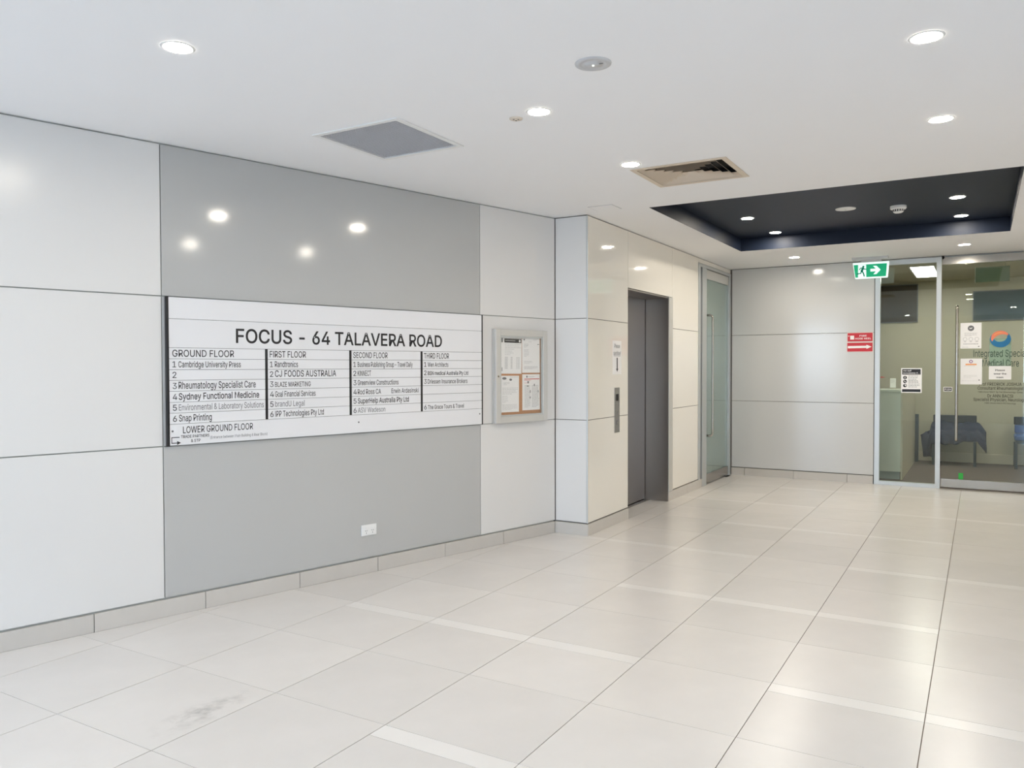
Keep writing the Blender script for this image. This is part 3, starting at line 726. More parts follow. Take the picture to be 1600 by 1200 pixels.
# ================================================================== LIFT
lift = thing('lift', 'stainless steel lift doorway recessed in the cream panelled wall', 'lift', F_B)
obx('door_leaf', M['steel'], lift, 6.935, 7.478, 0.255, 0.285, 0.012, 2.145)
obx('door_leaf', M['steel'], lift, 7.486, 8.018, 0.255, 0.285, 0.012, 2.145)
bm = bmesh.new()
box(bm, 8.030, 8.040, 0.0, 0.30, 0.0, 2.15)
box(bm, 8.018, 8.030, 0.262, 0.30, 0.0, 2.15)
obj('jamb_reveal', bm, M['steel'], lift)
obx('jamb_reveal', M['steel'], lift, 6.920, 6.930, 0.013, 0.30, 0.0, 2.15)
obx('architrave', M['alu_case'], lift, 8.0305, 8.152, -0.010, -0.0003, 0.101, 2.158, bev=0.001)
obx('head_reveal', M['steel'], lift, 6.930, 8.030, 0.0, 0.30, 2.145, 2.160)
obx('sill', M['chrome'], lift, 6.930, 8.030, 0.20, 0.30, -0.002, 0.006)
obx('door_gap', M['dark'], lift, 6.935, 8.03, 0.29, 0.30, 0.006, 2.145)
# tiles continue into the lift recess
obx('floor_tile', M['tile'], floor, 6.932, 8.028, 2.838, 3.04, -0.010, 0.0)
bm = bmesh.new()
box(bm, 6.9, 8.2, 2.838, 3.3, -0.12, -0.011)
box(bm, 8.9, 11.2, 2.838, 3.0, -0.12, -0.011)
obj('floor_base', bm, M['grout'], floor)

# lift call panel
cp = thing('lift_call_panel', 'tall narrow stainless call panel with display beside the lift', 'panel', F_B)
obx('plate', M['steel_rail'], cp, 6.602, 6.718, -0.004, 0.0, 0.830, 1.237, bev=0.001)
obx('display', M['dark'], cp, 6.637, 6.690, -0.0052, -0.004, 1.118, 1.178)
bm = bmesh.new()
prism(bm, [(6.652, 1.000), (6.666, 1.030), (6.680, 1.000), (6.670, 1.000), (6.670, 0.985), (6.662, 0.985), (6.662, 1.000)], -0.0048, -0.004)
obj('arrow_mark', bm, M['greyink'], cp)
bm = bmesh.new()
lathe(bm, [(0.0205, 0), (0.0205, -0.003), (0.0, -0.003)], 24, 'y', 6.662, -0.004, 0.920)
obj('button_ring', bm, M['greyink'], cp)
bm = bmesh.new()
lathe(bm, [(0.015, 0), (0.015, -0.004), (0.0, -0.004)], 24, 'y', 6.662, -0.0045, 0.920)
obj('button', bm, M['chrome'], cp)
bm = bmesh.new()
for zz in (0.872, 0.862):
    box(bm, 6.625, 6.695, -0.0046, -0.004, zz, zz + 0.003)
obj('engraved_line', bm, M['greyink'], cp)

# sanitiser notice
sn = thing('sanitise_notice', 'white paper notice with handwriting-style words and a down arrow above the lift buttons', 'sign', F_B)
obx('sheet', M['paper'], sn, 6.566, 6.765, -0.0012, 0.0, 1.357, 1.662)
text(sn, 'Please', 6.665, 1.597, 0.036, 0.125, M['greyink'], 0.006, 'C', -0.0016)
text(sn, 'sanitise!', 6.665, 1.532, 0.036, 0.165, M['greyink'], 0.006, 'C', -0.0016)
bm = bmesh.new()
box(bm, 6.590, 6.742, -0.0017, -0.0013, 1.523, 1.526)
obj('underline', bm, M['greyink'], sn)
bm = bmesh.new()
prism(bm, [(6.655, 1.508), (6.678, 1.508), (6.678, 1.408), (6.692, 1.408), (6.6665, 1.380), (6.641, 1.408), (6.655, 1.408)], -0.0017, -0.0013)
obj('arrow', bm, M['black'], sn)

# ================================================================== GLASS DOOR IN THE LIFT WALL
d1 = thing('door_1', None, None, F_B, kind='structure')
for q in ((9.066, 9.140, 0.0, 2.600), (9.205, 9.375, 0.0, 2.600), (10.375, 10.444, 0.0, 2.600), (9.066, 10.444, 2.6003, 2.638)):
    obx('frame_member', M['alu'], d1, q[0], q[1], -0.006, 0.08, q[2], q[3], bev=0.001)
obx('shadow_gap', M['dark'], d1, 9.14, 9.205, 0.05, 0.08, 0.0, 2.60)
obx('top_rail', M['alu_case'], d1, 9.392, 10.362, 0.005, 0.050, 2.485, 2.592, bev=0.001)
obx('bottom_rail', M['steel_rail'], d1, 9.392, 10.362, 0.005, 0.050, 0.010, 0.125, bev=0.001)
obx('glass_pane', M['glass_d'], d1, 9.385, 10.368, 0.020, 0.032, 0.1255, 2.4845)
obx('glass_edge', mat('pale_glass_edge', (0.62, 0.70, 0.64), 0.3), d1, 9.3795, 9.3845, 0.016, 0.036, 0.02, 2.59)
obx('floor_pivot', M['dark'], d1, 10.18, 10.36, -0.03, 0.0, 0.0002, 0.004)
bm = bmesh.new()
tube(bm, bent([(9.435, 0.020, 2.045), (9.435, -0.062, 2.045), (9.435, -0.062, 0.590), (9.435, 0.020, 0.590)], 0.045), 0.0135, 14)
hd = obj('pull_handle', bm, M['chrome'], d1, smooth=True)
obx('stop_tile', M['tile'], floor, 9.376, 10.374, 2.838, 2.93, -0.010, 0.0)
# corridor behind this door
cr = obx('wall_corridor', M['wall_corr'], None, 11.42, 11.52, 2.955, 6.2, 0.0, H)
tag(cr, kind='structure')
bm = bmesh.new()
box(bm, 8.3, 11.42, 6.2, 6.3, 0, H)
box(bm, 8.3, 8.4, 3.4, 6.2, 0, H)
obj('wall_core', bm, M['wall_corr'], cr)
cf = obx('floor_corridor', M['carpet'], None, 8.4, 11.42, 2.93, 6.2, -0.05, 0.0)
tag(cf, kind='structure')
cc = obx('ceiling_corridor', M['ceil'], None, 8.3, 11.52, 2.935, 6.3, H, H + 0.05)
tag(cc, kind='structure')
sk = obx('baseboard_corridor', M['dark'], None, 11.405, 11.42, 2.96, 6.19, 0.0, 0.05)
tag(sk, kind='structure')

# ================================================================== GLASS FRONT OF THE CLINIC
win = thing('window_1', None, None, F_K, kind='structure')
for q in ((-1.102, -1.0452, 0.0, 2.690), (-0.4518, -0.400, 0.0, 2.690), (-1.045, -0.452, 2.630, 2.690), (-1.045, -0.452, 0.0, 0.045)):
    obx('frame_member', M['alu'], win, q[0], q[1], -0.008, 0.055, q[2], q[3], bev=0.001)
obx('glass_pane', M['glass'], win, -1.0448, -0.4522, 0.018, 0.028, 0.0452, 2.6298)
d2 = thing('door_2', None, None, F_K, kind='structure')
obx('top_rail', M['steel_rail'], d2, -0.392, 0.640, -0.004, 0.046, 2.598, 2.682, bev=0.001)
obx('bottom_rail', M['steel_rail'], d2, -0.392, 0.640, -0.004, 0.046, 0.022, 0.118, bev=0.001)
pane = obx('glass_pane', M['glass'], d2, -0.390, 0.638, 0.012, 0.022, 0.1182, 2.5978)
obx('frame_member', M['alu'], d2, 0.650, 0.755, -0.008, 0.055, 0.0, 2.690)
obx('frame_member', M['alu'], d2, -0.3995, 0.6495, 0.046, 0.055, 2.684, 2.698)
bm = bmesh.new()
prism(bm, [(-0.402, 2.696), (-0.375, 2.696), (-0.372, 2.672), (-0.392, 2.655), (-0.396, 2.68)], -0.014, -0.006)
obj('door_stay', bm, M['dark'], d2)
bm = bmesh.new()
tube(bm, bent([(-0.238, 0.012, 2.105), (-0.238, -0.062, 2.105), (-0.238, -0.062, 0.572), (-0.238, 0.012, 0.572)], 0.03), 0.016, 14)
obj('pull_handle', bm, M['chrome'], d2, smooth=True)

YG = 0.0114                       # just in front of the pane's lobby face
DI, D2 = M['door_ink'], M['door_ink2']
text(pane, 'Integrated Specialist', -0.074, 1.568 - 0.040, 0.078, 0.580, DI, 0.0, 'L', YG)
text(pane, 'Medical Care', 0.190, 1.418, 0.078, 0.350, DI, 0.0, 'C', YG)
text(pane, 'Prof FREDRICK JOSHUA', 0.190, 1.203, 0.034, 0.405, D2, 0.006, 'C', YG)
text(pane, 'Consultant Rheumatologist', 0.190, 1.157, 0.034, 0.440, D2, 0.006, 'C', YG)
text(pane, 'MBBS (Hons) FRACP  Dip Med (Rheumatology) Sydney', 0.190, 1.122, 0.018, 0.430, D2, 0.0, 'C', YG)
text(pane, 'Dr ANN BACSI', 0.190, 1.070, 0.034, 0.245, D2, 0.006, 'C', YG)
text(pane, 'Specialist Physician, Neurologist', 0.190, 1.028, 0.034, 0.520, D2, 0.006, 'C', YG)
text(pane, 'MBBS (Hons) FRACP PhD Neurology', 0.190, 0.996, 0.018, 0.300, D2, 0.0, 'C', YG)

# swirl emblem on the pane
def crescent(a0, a1, R0, w, cx, cz, n=26, phase=0.5):
    out, inn = [], []
    for k in range(n + 1):
        t = k / n
        a = math.radians(a0 + (a1 - a0) * t)
        th = w * math.sin(PI * min(1, max(0, t * 0.96 + 0.02))) ** 0.6
        r = R0
        out.append((cx + 1.08 * r * math.cos(a), cz + r * math.sin(a)))
        inn.append((cx + 1.08 * (r - th) * math.cos(a), cz + (r - th) * math.sin(a)))
    return out + inn[::-1]
ecx, ecz = 0.187, 1.727
def strip_mesh(name, pts, m, y0, y1, par):
    bm = bmesh.new()
    n = len(pts) // 2
    for y in (y0, y1):
        a = [bm.verts.new((x, y, z)) for x, z in pts[:n]]
        b = [bm.verts.new((x, y, z)) for x, z in pts[n:][::-1]]
        for k in range(n - 1):
            bm.faces.new((a[k], a[k + 1], b[k + 1], b[k]))
    return obj(name, bm, m, par)
strip_mesh('emblem_blue', crescent(150, 402, 0.093, 0.062, ecx, ecz), M['blue'], 0.0106, 0.0112, pane)
strip_mesh('emblem_orange', crescent(25, 205, 0.082, 0.046, ecx - 0.002, ecz + 0.012), M['salmon'], 0.0098, 0.0104, pane)
strip_mesh('emblem_highlight', crescent(70, 150, 0.068, 0.012, ecx - 0.002, ecz + 0.010), M['orange'], 0.0090, 0.0096, pane)
# push label
psh = thing('push_label', 'small black and white PUSH label on the clinic door glass', 'label', F_K)
obx('plate', M['paper'], psh, -0.372, -0.281, 0.0105, 0.0118, 1.130, 1.183)
obx('panel', M['dark'], psh, -0.365, -0.288, 0.0098, 0.0105, 1.137, 1.176)
text(psh, 'PUSH', -0.3265, 1.146, 0.021, 0.062, M['paper'], 0.012, 'C', 0.0093)
# green sticker
gs = obx('green_sticker', M['green'], None, -0.212, -0.165, 0.0105, 0.0118, 0.120, 0.192)
gs.matrix_world = F_K
tag(gs, 'small bright green sticker at the foot of the clinic door glass', 'sticker')
# translucent sheet behind emblem
fs = obx('translucent_sheet', M['film'], None, 0.080, 0.290, 0.0222, 0.0232, 1.425, 1.735)
fs.matrix_world = F_K
tag(fs, 'pale translucent sheet stuck inside the clinic door behind the swirl emblem', 'sheet')

def bars(name, par, m, rows, y, th=0.0003):
    """printed text too small to read: one mesh of fine bars (x0, x1, z, h)"""
    bm = bmesh.new()
    for x0, x1, z, h in rows:
        box(bm, x0, x1, y - th, y, z, z + h)
    return tag(obj(name, bm, m, par), kind='stuff')
def para(x0, x1, ztop, n, pitch, h, seed=1, last=0.6):
    rnd = random.Random(seed)
    r = []
    for k in range(n):
        z = ztop - k * pitch
        xx = x1 - (x1 - x0) * rnd.random() * 0.12
        if k == n - 1:
            xx = x0 + (x1 - x0) * last
        x = x0
        while x < xx - 0.004:
            wl = rnd.uniform(0.010, 0.032)
            r.append((x, min(x + wl, xx), z, h))
            x += wl + 0.004
    return r

# notices on the clinic glass
YP = 0.0105
n1 = thing('clinic_notice', 'white poster with a round grey badge high on the clinic door', 'notice', F_K, 'notices on the clinic glass')
obx('sheet', M['paper'], n1, -0.206, 0.003, YP, YP + 0.001, 1.625, 1.918)
bm = bmesh.new()
lathe(bm, [(0.032, 0), (0.032, -0.0004), (0, -0.0004)], 28, 'y', -0.101, YP, 1.856)
lathe(bm, [(0.032, 0), (0.030, 0)], 28, 'y', -0.101, YP - 0.0001, 1.856)
obj('badge', bm, M['greyink'], n1)
bm = bmesh.new()
prism(bm, [(-0.120, 1.862), (-0.108, 1.848), (-0.092, 1.852), (-0.084, 1.866), (-0.094, 1.862), (-0.106, 1.858)], YP - 0.0008, YP - 0.0005)
obj('badge_mark', bm, M['paper'], n1)
bars('printed_lines', n1, M['softink'], para(-0.165, -0.035, 1.800, 4, 0.011, 0.003, 3), YP)
bm = bmesh.new()
for cx in (-0.158, -0.101, -0.042):
    lathe(bm, [(0.021, 0), (0.021, -0.0003), (0.018, -0.0003), (0.018, 0)], 20, 'y', cx, YP, 1.732)
obj('icon_ring', bm, M['softink'], n1)
bars('caption', n1, M['greyink'], [(-0.168, -0.148, 1.700, .004), (-0.112, -0.090, 1.700, .004), (-0.056, -0.028, 1.700, .004)] +
     para(-0.175, -0.028, 1.674, 1, 0.01, 0.005, 4, 1.0), YP)
bars('footer', n1, M['softink'], para(-0.185, -0.120, 1.641, 1, 0.01, 0.003, 5, 1.0), YP)
obx('footer_mark', M['greyink'], n1, -0.030, -0.016, YP - 0.0004, YP, 1.642, 1.652)

n2 = thing('clinic_notice', 'white poster with an orange heading bar low on the clinic door', 'notice', F_K, 'notices on the clinic glass')
obx('sheet', M['paper'], n2, -0.202, 0.012, YP, YP + 0.001, 1.215, 1.510)
bm = bmesh.new()
lathe(bm, [(0.019, 0), (0.019, -0.0004), (0.010, -0.0004), (0.010, 0)], 24, 'y', -0.098, YP, 1.476)
obj('badge', bm, mat('violet_ink', (0.28, 0.12, 0.30), 0.5), n2)
obx('heading_bar', M['orange'], n2, -0.152, -0.042, YP - 0.0004, YP, 1.435, 1.451)
bars('printed_lines', n2, M['softink'], para(-0.165, -0.055, 1.424, 1, .01, .003, 9, 1.0) + para(-0.170, -0.035, 1.318, 3, 0.014, 0.002, 8) +
     para(-0.190, -0.030, 1.255, 1, .01, .002, 19, 1.0), YP)
obx('footer_mark', M['greyink'], n2, -0.022, -0.010, YP - 0.0004, YP, 1.259, 1.270)

n3 = thing('mask_notice', 'landscape white sign asking to wear the mask on the clinic door', 'notice', F_K, 'notices on the clinic glass')
obx('sheet', M['paper'], n3, 0.078, 0.294, YP, YP + 0.001, 1.272, 1.424)
for s_, z_, w_ in (('Please', 1.368, 0.092), ('wear the', 1.328, 0.122), ('mask', 1.288, 0.070)):
    text(n3, s_, 0.186, z_, 0.019, w_, M['black'], 0.014, 'C', YP - 0.0005)

n4 = thing('screening_notice', 'black and white poster with three round icons on the narrow clinic window', 'notice', F_K, 'notices on the clinic glass')
YQ = 0.0165
obx('sheet', M['paper'], n4, -0.816, -0.596, YQ, YQ + 0.001, 1.110, 1.402)
obx('header', M['black'], n4, -0.804, -0.609, YQ - 0.0005, YQ, 1.325, 1.390)
text(n4, 'Ask staff', -0.794, 1.363, 0.016, 0.088, M['paper'], 0.012, 'L', YQ - 0.0009)
text(n4, 'immediately if...', -0.794, 1.335, 0.016, 0.172, M['paper'], 0.010, 'L', YQ - 0.0009)
obx('footer', M['black'], n4, -0.804, -0.609, YQ - 0.0005, YQ, 1.120, 1.152)
bm = bmesh.new()
for zz in (1.290, 1.244, 1.195):
    lathe(bm, [(0.020, 0), (0.020, -0.0005), (0, -0.0005)], 24, 'y', -0.774, YQ, zz)
obj('icon', bm, M['black'], n4)
bm = bmesh.new()
prism(bm, [(-0.778, 1.279), (-0.770, 1.279), (-0.771, 1.302), (-0.777, 1.302)], YQ - 0.0009, YQ - 0.0006)
prism(bm, [(-0.786, 1.252), (-0.780, 1.254), (-0.772, 1.243), (-0.761, 1.240), (-0.762, 1.234), (-0.776, 1.238)], YQ - 0.0009, YQ - 0.0006)
prism(bm, [(-0.782, 1.203), (-0.768, 1.209), (-0.758, 1.196), (-0.768, 1.186), (-0.772, 1.194)], YQ - 0.0009, YQ - 0.0006)
tag(obj('icon_mark', bm, M['paper'], n4), kind='stuff')
bars('printed_lines', n4, M['greyink'], para(-0.738, -0.632, 1.306, 3, 0.019, 0.005, 11, .8) +
     para(-0.738, -0.632, 1.250, 2, 0.017, 0.006, 12, 1.0) + para(-0.738, -0.618, 1.212, 3, 0.018, 0.005, 13, .8), YQ)

# fire hose reel signs on the back wall
fsn = thing('fire_hose_reel_sign', 'red FIRE HOSE REEL sign with white lettering and small reel symbol', 'sign', F_K)
obx('plate', mat('cream_sign_edge', (0.80, 0.66, 0.60), 0.5), fsn, -1.412, -1.122, -0.002, -0.0002, 1.724, 1.836)
obx('face', M['red'], fsn, -1.408, -1.127, -0.0028, -0.002, 1.728, 1.831)
text(fsn, 'FIRE', -1.233, 1.786, 0.018, 0.080, M['paper'], 0.014, 'C', -0.0034)
text(fsn, 'HOSE REEL', -1.233, 1.753, 0.018, 0.180, M['paper'], 0.014, 'C', -0.0034)
bm = bmesh.new()
prism(bm, [(-1.378, 1.752), (-1.334, 1.752), (-1.334, 1.799), (-1.378, 1.799)], -0.0033, -0.0028)
prism(bm, [(-1.400, 1.790), (-1.388, 1.790), (-1.388, 1.799), (-1.400, 1.799)], -0.0033, -0.0028)
obj('reel_symbol', bm, M['paper'], fsn)
fs2 = thing('fire_arrow_sign', 'red sign with a white arrow pointing right below the hose reel sign', 'sign', F_K)
obx('plate', mat('cream_sign_border', (0.80, 0.66, 0.60), 0.5), fs2, -1.415, -1.122, -0.002, -0.0002, 1.600, 1.716)
obx('face', M['red'], fs2, -1.411, -1.127, -0.0028, -0.002, 1.605, 1.711)
bm = bmesh.new()
prism(bm, [(-1.404, 1.645), (-1.195, 1.648), (-1.195, 1.636), (-1.138, 1.661), (-1.195, 1.686), (-1.195, 1.674), (-1.404, 1.673)], -0.0033, -0.0028)
obj('arrow', bm, M['paper'], fs2)

# ================================================================== EXIT SIGN
F_E = frame(10.10, 0, 0, -90)
ex = thing('exit_sign', 'lit green running-man exit sign with white arrow hanging from the ceiling', 'sign', F_E)
obx('housing', M['greyplas'], ex, -1.318, -0.935, -0.03, 0.10, 2.672, 2.6995, bev=0.003)
bm = bmesh.new()
prism(bm, [(-1.310, 2.640), (-0.920, 2.640), (-0.936, 2.452), (-1.282, 2.452)], 0.0, 0.030)
obj('light_box', bm, M['white_e'], ex, bev=0.006)
bm = bmesh.new()
box(bm, -1.22, -1.00, 0.005, 0.025, 2.638, 2.673)
obj('bracket', bm, M['greyplas'], ex)
bm = bmesh.new()
prism(bm, [(-1.300, 2.616), (-0.943, 2.616), (-0.953, 2.467), (-1.280, 2.467)], -0.0012, 0.0)
obj('green_face', bm, M['green_e'], ex)
bm = bmesh.new()
prism(bm, [(-1.250, 2.612), (-1.165, 2.612), (-1.163, 2.468), (-1.250, 2.468)], -0.0024, -0.0013)
ax, az = -1.040, 2.543
prism(bm, [(-1.118, 2.530), (-1.058, 2.530), (-1.085, 2.497), (-1.055, 2.497), (-1.010, 2.545),
           (-1.055, 2.593), (-1.090, 2.593), (-1.058, 2.560), (-1.118, 2.560)], -0.0024, -0.0013)
obj('white_mark', bm, M['white_e'], ex)
bm = bmesh.new()
lathe(bm, [(0.0125, 0), (0.0125, -0.001), (0, -0.001)], 18, 'y', -1.194, -0.0025, 2.591)
def limb(pts, w_):
    """thick polyline in x, z"""
    for (xa, za), (xb, zb) in zip(pts, pts[1:]):
        d = Vector((xb - xa, zb - za)).normalized()
        n_ = Vector((-d.y, d.x)) * w_ / 2
        e_ = d * w_ * 0.25
        prism(bm, [(xa - e_.x + n_.x, za - e_.y + n_.y), (xb + e_.x + n_.x, zb + e_.y + n_.y),
                   (xb + e_.x - n_.x, zb + e_.y - n_.y), (xa - e_.x - n_.x, za - e_.y - n_.y)], -0.0036, -0.0025)
limb([(-1.198, 2.574), (-1.212, 2.537)], 0.026)
limb([(-1.200, 2.576), (-1.224, 2.577), (-1.237, 2.556)], 0.011)
limb([(-1.194, 2.572), (-1.180, 2.560), (-1.167, 2.559)], 0.011)
limb([(-1.208, 2.540), (-1.192, 2.512), (-1.184, 2.480)], 0.015)
limb([(-1.214, 2.540), (-1.222, 2.514), (-1.262, 2.508)], 0.013)
obj('running_figure', bm, M['fig_e'], ex)

# ================================================================== DIRECTORY BOARD
db = thing('directory_board', 'large white tenant directory board with black lettering on the grey wall panel', 'sign', F_A)
BL, BR = -3.220, -0.826
BY0, BY1 = -0.022, -0.006      # slats
obx('side_rail', M['black'], db, BL - 0.014, BL - 0.0005, -0.024, -0.0003, 0.978, 1.832)
obx('side_rail', M['black'], db, BR + 0.0005, BR + 0.010, -0.024, -0.0003, 0.978, 1.832)
obx('backing', M['black'], db, BL, BR, -0.0055, -0.0003, 0.980, 1.830)
g = 0.0011
def slat(x0, x1, z0, z1):
    return obx('slat', M['board'], db, x0 + 0.0004, x1 - 0.0004, BY0, BY1, z0 + g, z1 - g)
YT = BY0 - 0.0006
slat(BL, BR, 1.707, 1.831)
s = slat(BL, BR, 1.541, 1.707)
text(s, 'FOCUS - 64 TALAVERA ROAD', -2.822, 1.577, 0.083, 1.598, M['black'], 0.012, 'L', YT)
ZR = [1.541, 1.477, 1.415, 1.354, 1.291, 1.228, 1.166, 1.103]
DV = [BL, -2.626, -2.018, -1.415, BR]
for d in DV[1:-1]:
    obx('divider', M['black'], db, d - 0.0085, d + 0.0085, BY0 - 0.001, BY1, 1.103, 1.541)
cols = [
    ['GROUND FLOOR', ('1', 'Cambridge University Press', 0.375, 'b', .034), ('2', '', 0, 'b', 0), ('3', 'Rheumatology Specialist Care', .470, 'b', .040),
     ('4', 'Sydney Functional Medicine', .492, 'B', .037), ('5', 'Environmental & Laboratory Solutions', .522, 'g', .035), ('6', 'Snap Printing', .192, 'b', .038)],
    ['FIRST FLOOR', ('1', 'Randtronics', .160, 'b', .036), ('2', 'CJ FOODS AUSTRALIA', .440, 'b', .040), ('3', 'BLAZE MARKETING', .250, 'b', .030),
     ('4', 'Goal Financial Services', .285, 'b', .035), ('5', 'brandU Legal', .205, 'g', .035), ('6', 'IPP Technologies Pty Ltd', .345, 'b', .036)],
    ['SECOND FLOOR', ('1', 'Business Publishing Group - Travel Daily', .465, 'b', .034), ('2', 'KINNECT', .108, 'b', .036), ('3', 'Greenview Constructions', .340, 'b', .034),
     ('4', 'Rod Ross CA', .190, 'b', .034), ('5', 'SuperHelp Australia Pty Ltd', .430, 'B', .035), ('6', 'ASV Wadeson', .225, 'g', .034)],
    ['THIRD FLOOR', ('1', 'Wen Architects', .195, 'b', .032), ('2', 'BSN medical Australia Pty Ltd', .392, 'B', .028), ('3', 'Driessen Insurance Brokers', .384, 'b', .032),
     ('', '', 0, 'b', 0), ('', '', 0, 'b', 0), ('6', 'The Grace Tours & Travel', .348, 'b', .030)]]
hdw = [0.368, 0.252, 0.282, 0.236]
for ci, col in enumerate(cols):
    a = DV[ci] + (0.0085 if ci else 0)
    b_ = DV[ci + 1] - (0.0085 if ci < 3 else 0)
    s = slat(a, b_, ZR[1], ZR[0])
    tx = a + (0.014 if ci else 0.018)
    text(s, col[0], tx, 1.490, 0.039, hdw[ci], M['black'], 0.003, 'L', YT)
    for r in range(6):
        s = slat(a, b_, ZR[r + 2], ZR[r + 1])
        num, nm, wd, st, hh = col[r + 1]
        zb = ZR[r + 2] + 0.014
        if num:
            text(s, num, tx, zb, 0.034, None, M['black'], 0.002, 'L', YT)
        if nm:
            text(s, nm, tx + 0.034, zb, hh, wd, M['greyink'] if st == 'g' else M['black'], 0.0 if st == 'g' else (0.010 if st == 'B' else 0.004), 'L', YT)
            if nm == 'Rod Ross CA':
                text(s, 'Erwin Ardasinski', -1.683, zb + 0.002, 0.032, .238, M['black'], 0.004, 'L', YT)
s = slat(BL, BR, 0.980, 1.103)
text(s, 'LOWER GROUND FLOOR', -3.146, 1.048, 0.038, 0.428, M['black'], 0.003, 'L', YT)
text(s, 'TRADE PARTNERS', -3.158, 1.020, 0.016, 0.166, M['black'], 0.010, 'L', YT)
text(s, '& STP', -3.100, 0.994, 0.016, 0.055, M['black'], 0.010, 'L', YT)
text(s, '(Entrance between Main Building & Rear Block)', -2.986, 1.006, 0.016, 0.362, M['greyink'], 0.0, 'L', YT)
bm = bmesh.new()
zq, zw = 1.026, 0.994
box(bm, -3.212, -3.166, YT - 0.0004, YT + 0.0005, zq - 0.0022, zq + 0.0022)
box(bm, -3.212, -3.2085, YT - 0.0004, YT + 0.0005, zw, zq)
box(bm, -3.212, -3.178, YT - 0.0004, YT + 0.0005, zw - 0.0022, zw + 0.0022)
prism(bm, [(-3.180, zw - 0.011), (-3.158, zw), (-3.180, zw + 0.011)], YT - 0.0004, YT + 0.0005)
obj('arrow', bm, M['black'], s)
bm = bmesh.new()
for x_, z_ in ((-3.205, 1.062), (-1.955, 1.062), (-0.848, 1.062)):
    lathe(bm, [(0.006, 0), (0.005, -0.0015), (0, -0.002)], 14, 'y', x_, BY0, z_ if x_ < -3 or x_ > -1 else 1.052)
tag(obj('screw_cap', bm, M['greyink'], s), kind='stuff')

# ================================================================== NOTICE CASE
nb = thing('notice_case', 'aluminium-framed glazed cork notice case on the white panels beside the directory board', 'notice board', F_A)
obx('case', M['alu_case'], nb, -0.700, -0.100, -0.020, -0.0003, 0.975, 1.730, bev=0.002)
obx('cork_board', M['cork'], nb, -0.650, -0.150, -0.0225, -0.020, 1.010, 1.692)
bm = bmesh.new()
D0, D1 = -0.048, -0.0205
def rframe(bm, x0, x1, z0, z1, w_, y0, y1):
    box(bm, x0, x0 + w_, y0, y1, z0, z1)
    box(bm, x1 - w_, x1, y0, y1, z0, z1)
    box(bm, x0 + w_, x1 - w_, y0, y1, z1 - w_, z1)
    box(bm, x0 + w_, x1 - w_, y0, y1, z0, z0 + w_)
rframe(bm, -0.697, -0.103, 0.978, 1.727, 0.052, D0, D1)
obj('door_frame', bm, M['alu_case'], nb, bev=0.003)
bm = bmesh.new()
rframe(bm, -0.645, -0.155, 1.030, 1.675, 0.012, D0 + 0.008, D1 - 0.006)
obj('inner_bead', bm, M['alu'], nb)
obx('glass_pane', glass_mat('case_glass', (0.99, 0.99, 0.985), 0.6), nb, -0.632, -0.168, -0.0385, -0.0355, 1.043, 1.662)
bm = bmesh.new()
lathe(bm, [(0.008, 0), (0.008, -0.004), (0, -0.004)], 16, 'y', -0.672, D0, 1.352)
obj('lock', bm, M['chrome'], nb)

YN = -0.0240
def notice(label, x0, x1, z0, z1, rot=0.0):
    cx, cz = (x0 + x1) / 2, (z0 + z1) / 2
    t = thing('pinned_notice', label, 'notice', F_A @ Matrix.Translation((cx, YN, cz)) @ Matrix.Rotation(rot, 4, 'Y'),
              'papers pinned in the notice case')
    w2, h2 = (x1 - x0) / 2, (z1 - z0) / 2
    bm = bmesh.new()
    n = 10
    vs = [[bm.verts.new((-w2 + 2 * w2 * i / n, -0.0022 * abs(math.sin(2.2 * i / n + rot * 60)) * (1 - j * 0.5), -h2 + 2 * h2 * j)) for j in range(2)] for i in range(n + 1)]
    for i in range(n):
        bm.faces.new((vs[i][0], vs[i + 1][0], vs[i + 1][1], vs[i][1]))
    o = obj('sheet', bm, M['paper'], t)
    md = o.modifiers.new('thick', 'SOLIDIFY')
    md.thickness = 0.0006
    md.offset = 0
    return t, w2, h2
YS = -0.0032
t, w2, h2 = notice('white notice with a black title bar, top left in the notice case', -0.632, -0.390, 1.372, 1.668, 0.012)
obx('title_bar', M['black'], t, -w2 + 0.045, w2 - 0.006, YS - 0.0003, YS, h2 - 0.046, h2 - 0.014)
obx('crest', M['paper'], t, w2 - 0.034, w2 - 0.016, YS - 0.0006, YS - 0.0003, h2 - 0.040, h2 - 0.020)
bars('title_words', t, M['softink'], [(-w2 + 0.055, w2 - 0.075, h2 - 0.032, 0.006)], YS - 0.0004)
bars('side_print', t, M['greyink'], [(-w2 + 0.012, -w2 + 0.028, h2 - 0.045, 0.034), (-w2 + 0.017, -w2 + 0.023, -h2 + 0.02, 0.03)], YS)
bars('printed_lines', t, M['softink'], para(-w2 + 0.05, w2 - 0.012, h2 - 0.060, 4, 0.013, 0.0022, 21) + para(-w2 + 0.05, 0.03, h2 - 0.115, 3, 0.014, 0.0022, 22) +
     [(x_, x_ + wd_, h2 - 0.165 - k * 0.009, 0.003) for k in range(11) for x_, wd_ in ((-w2 + .05, .034), (-0.005, .02), (0.06, .012), (0.08, .015))], YS)
t, w2, h2 = notice('white letter with a small black crest, top right in the notice case', -0.384, -0.176, 1.378, 1.668, 0.0)
obx('crest', M['black'], t, -w2 + 0.018, -w2 + 0.028, YS - 0.0003, YS, h2 - 0.024, h2 - 0.012)
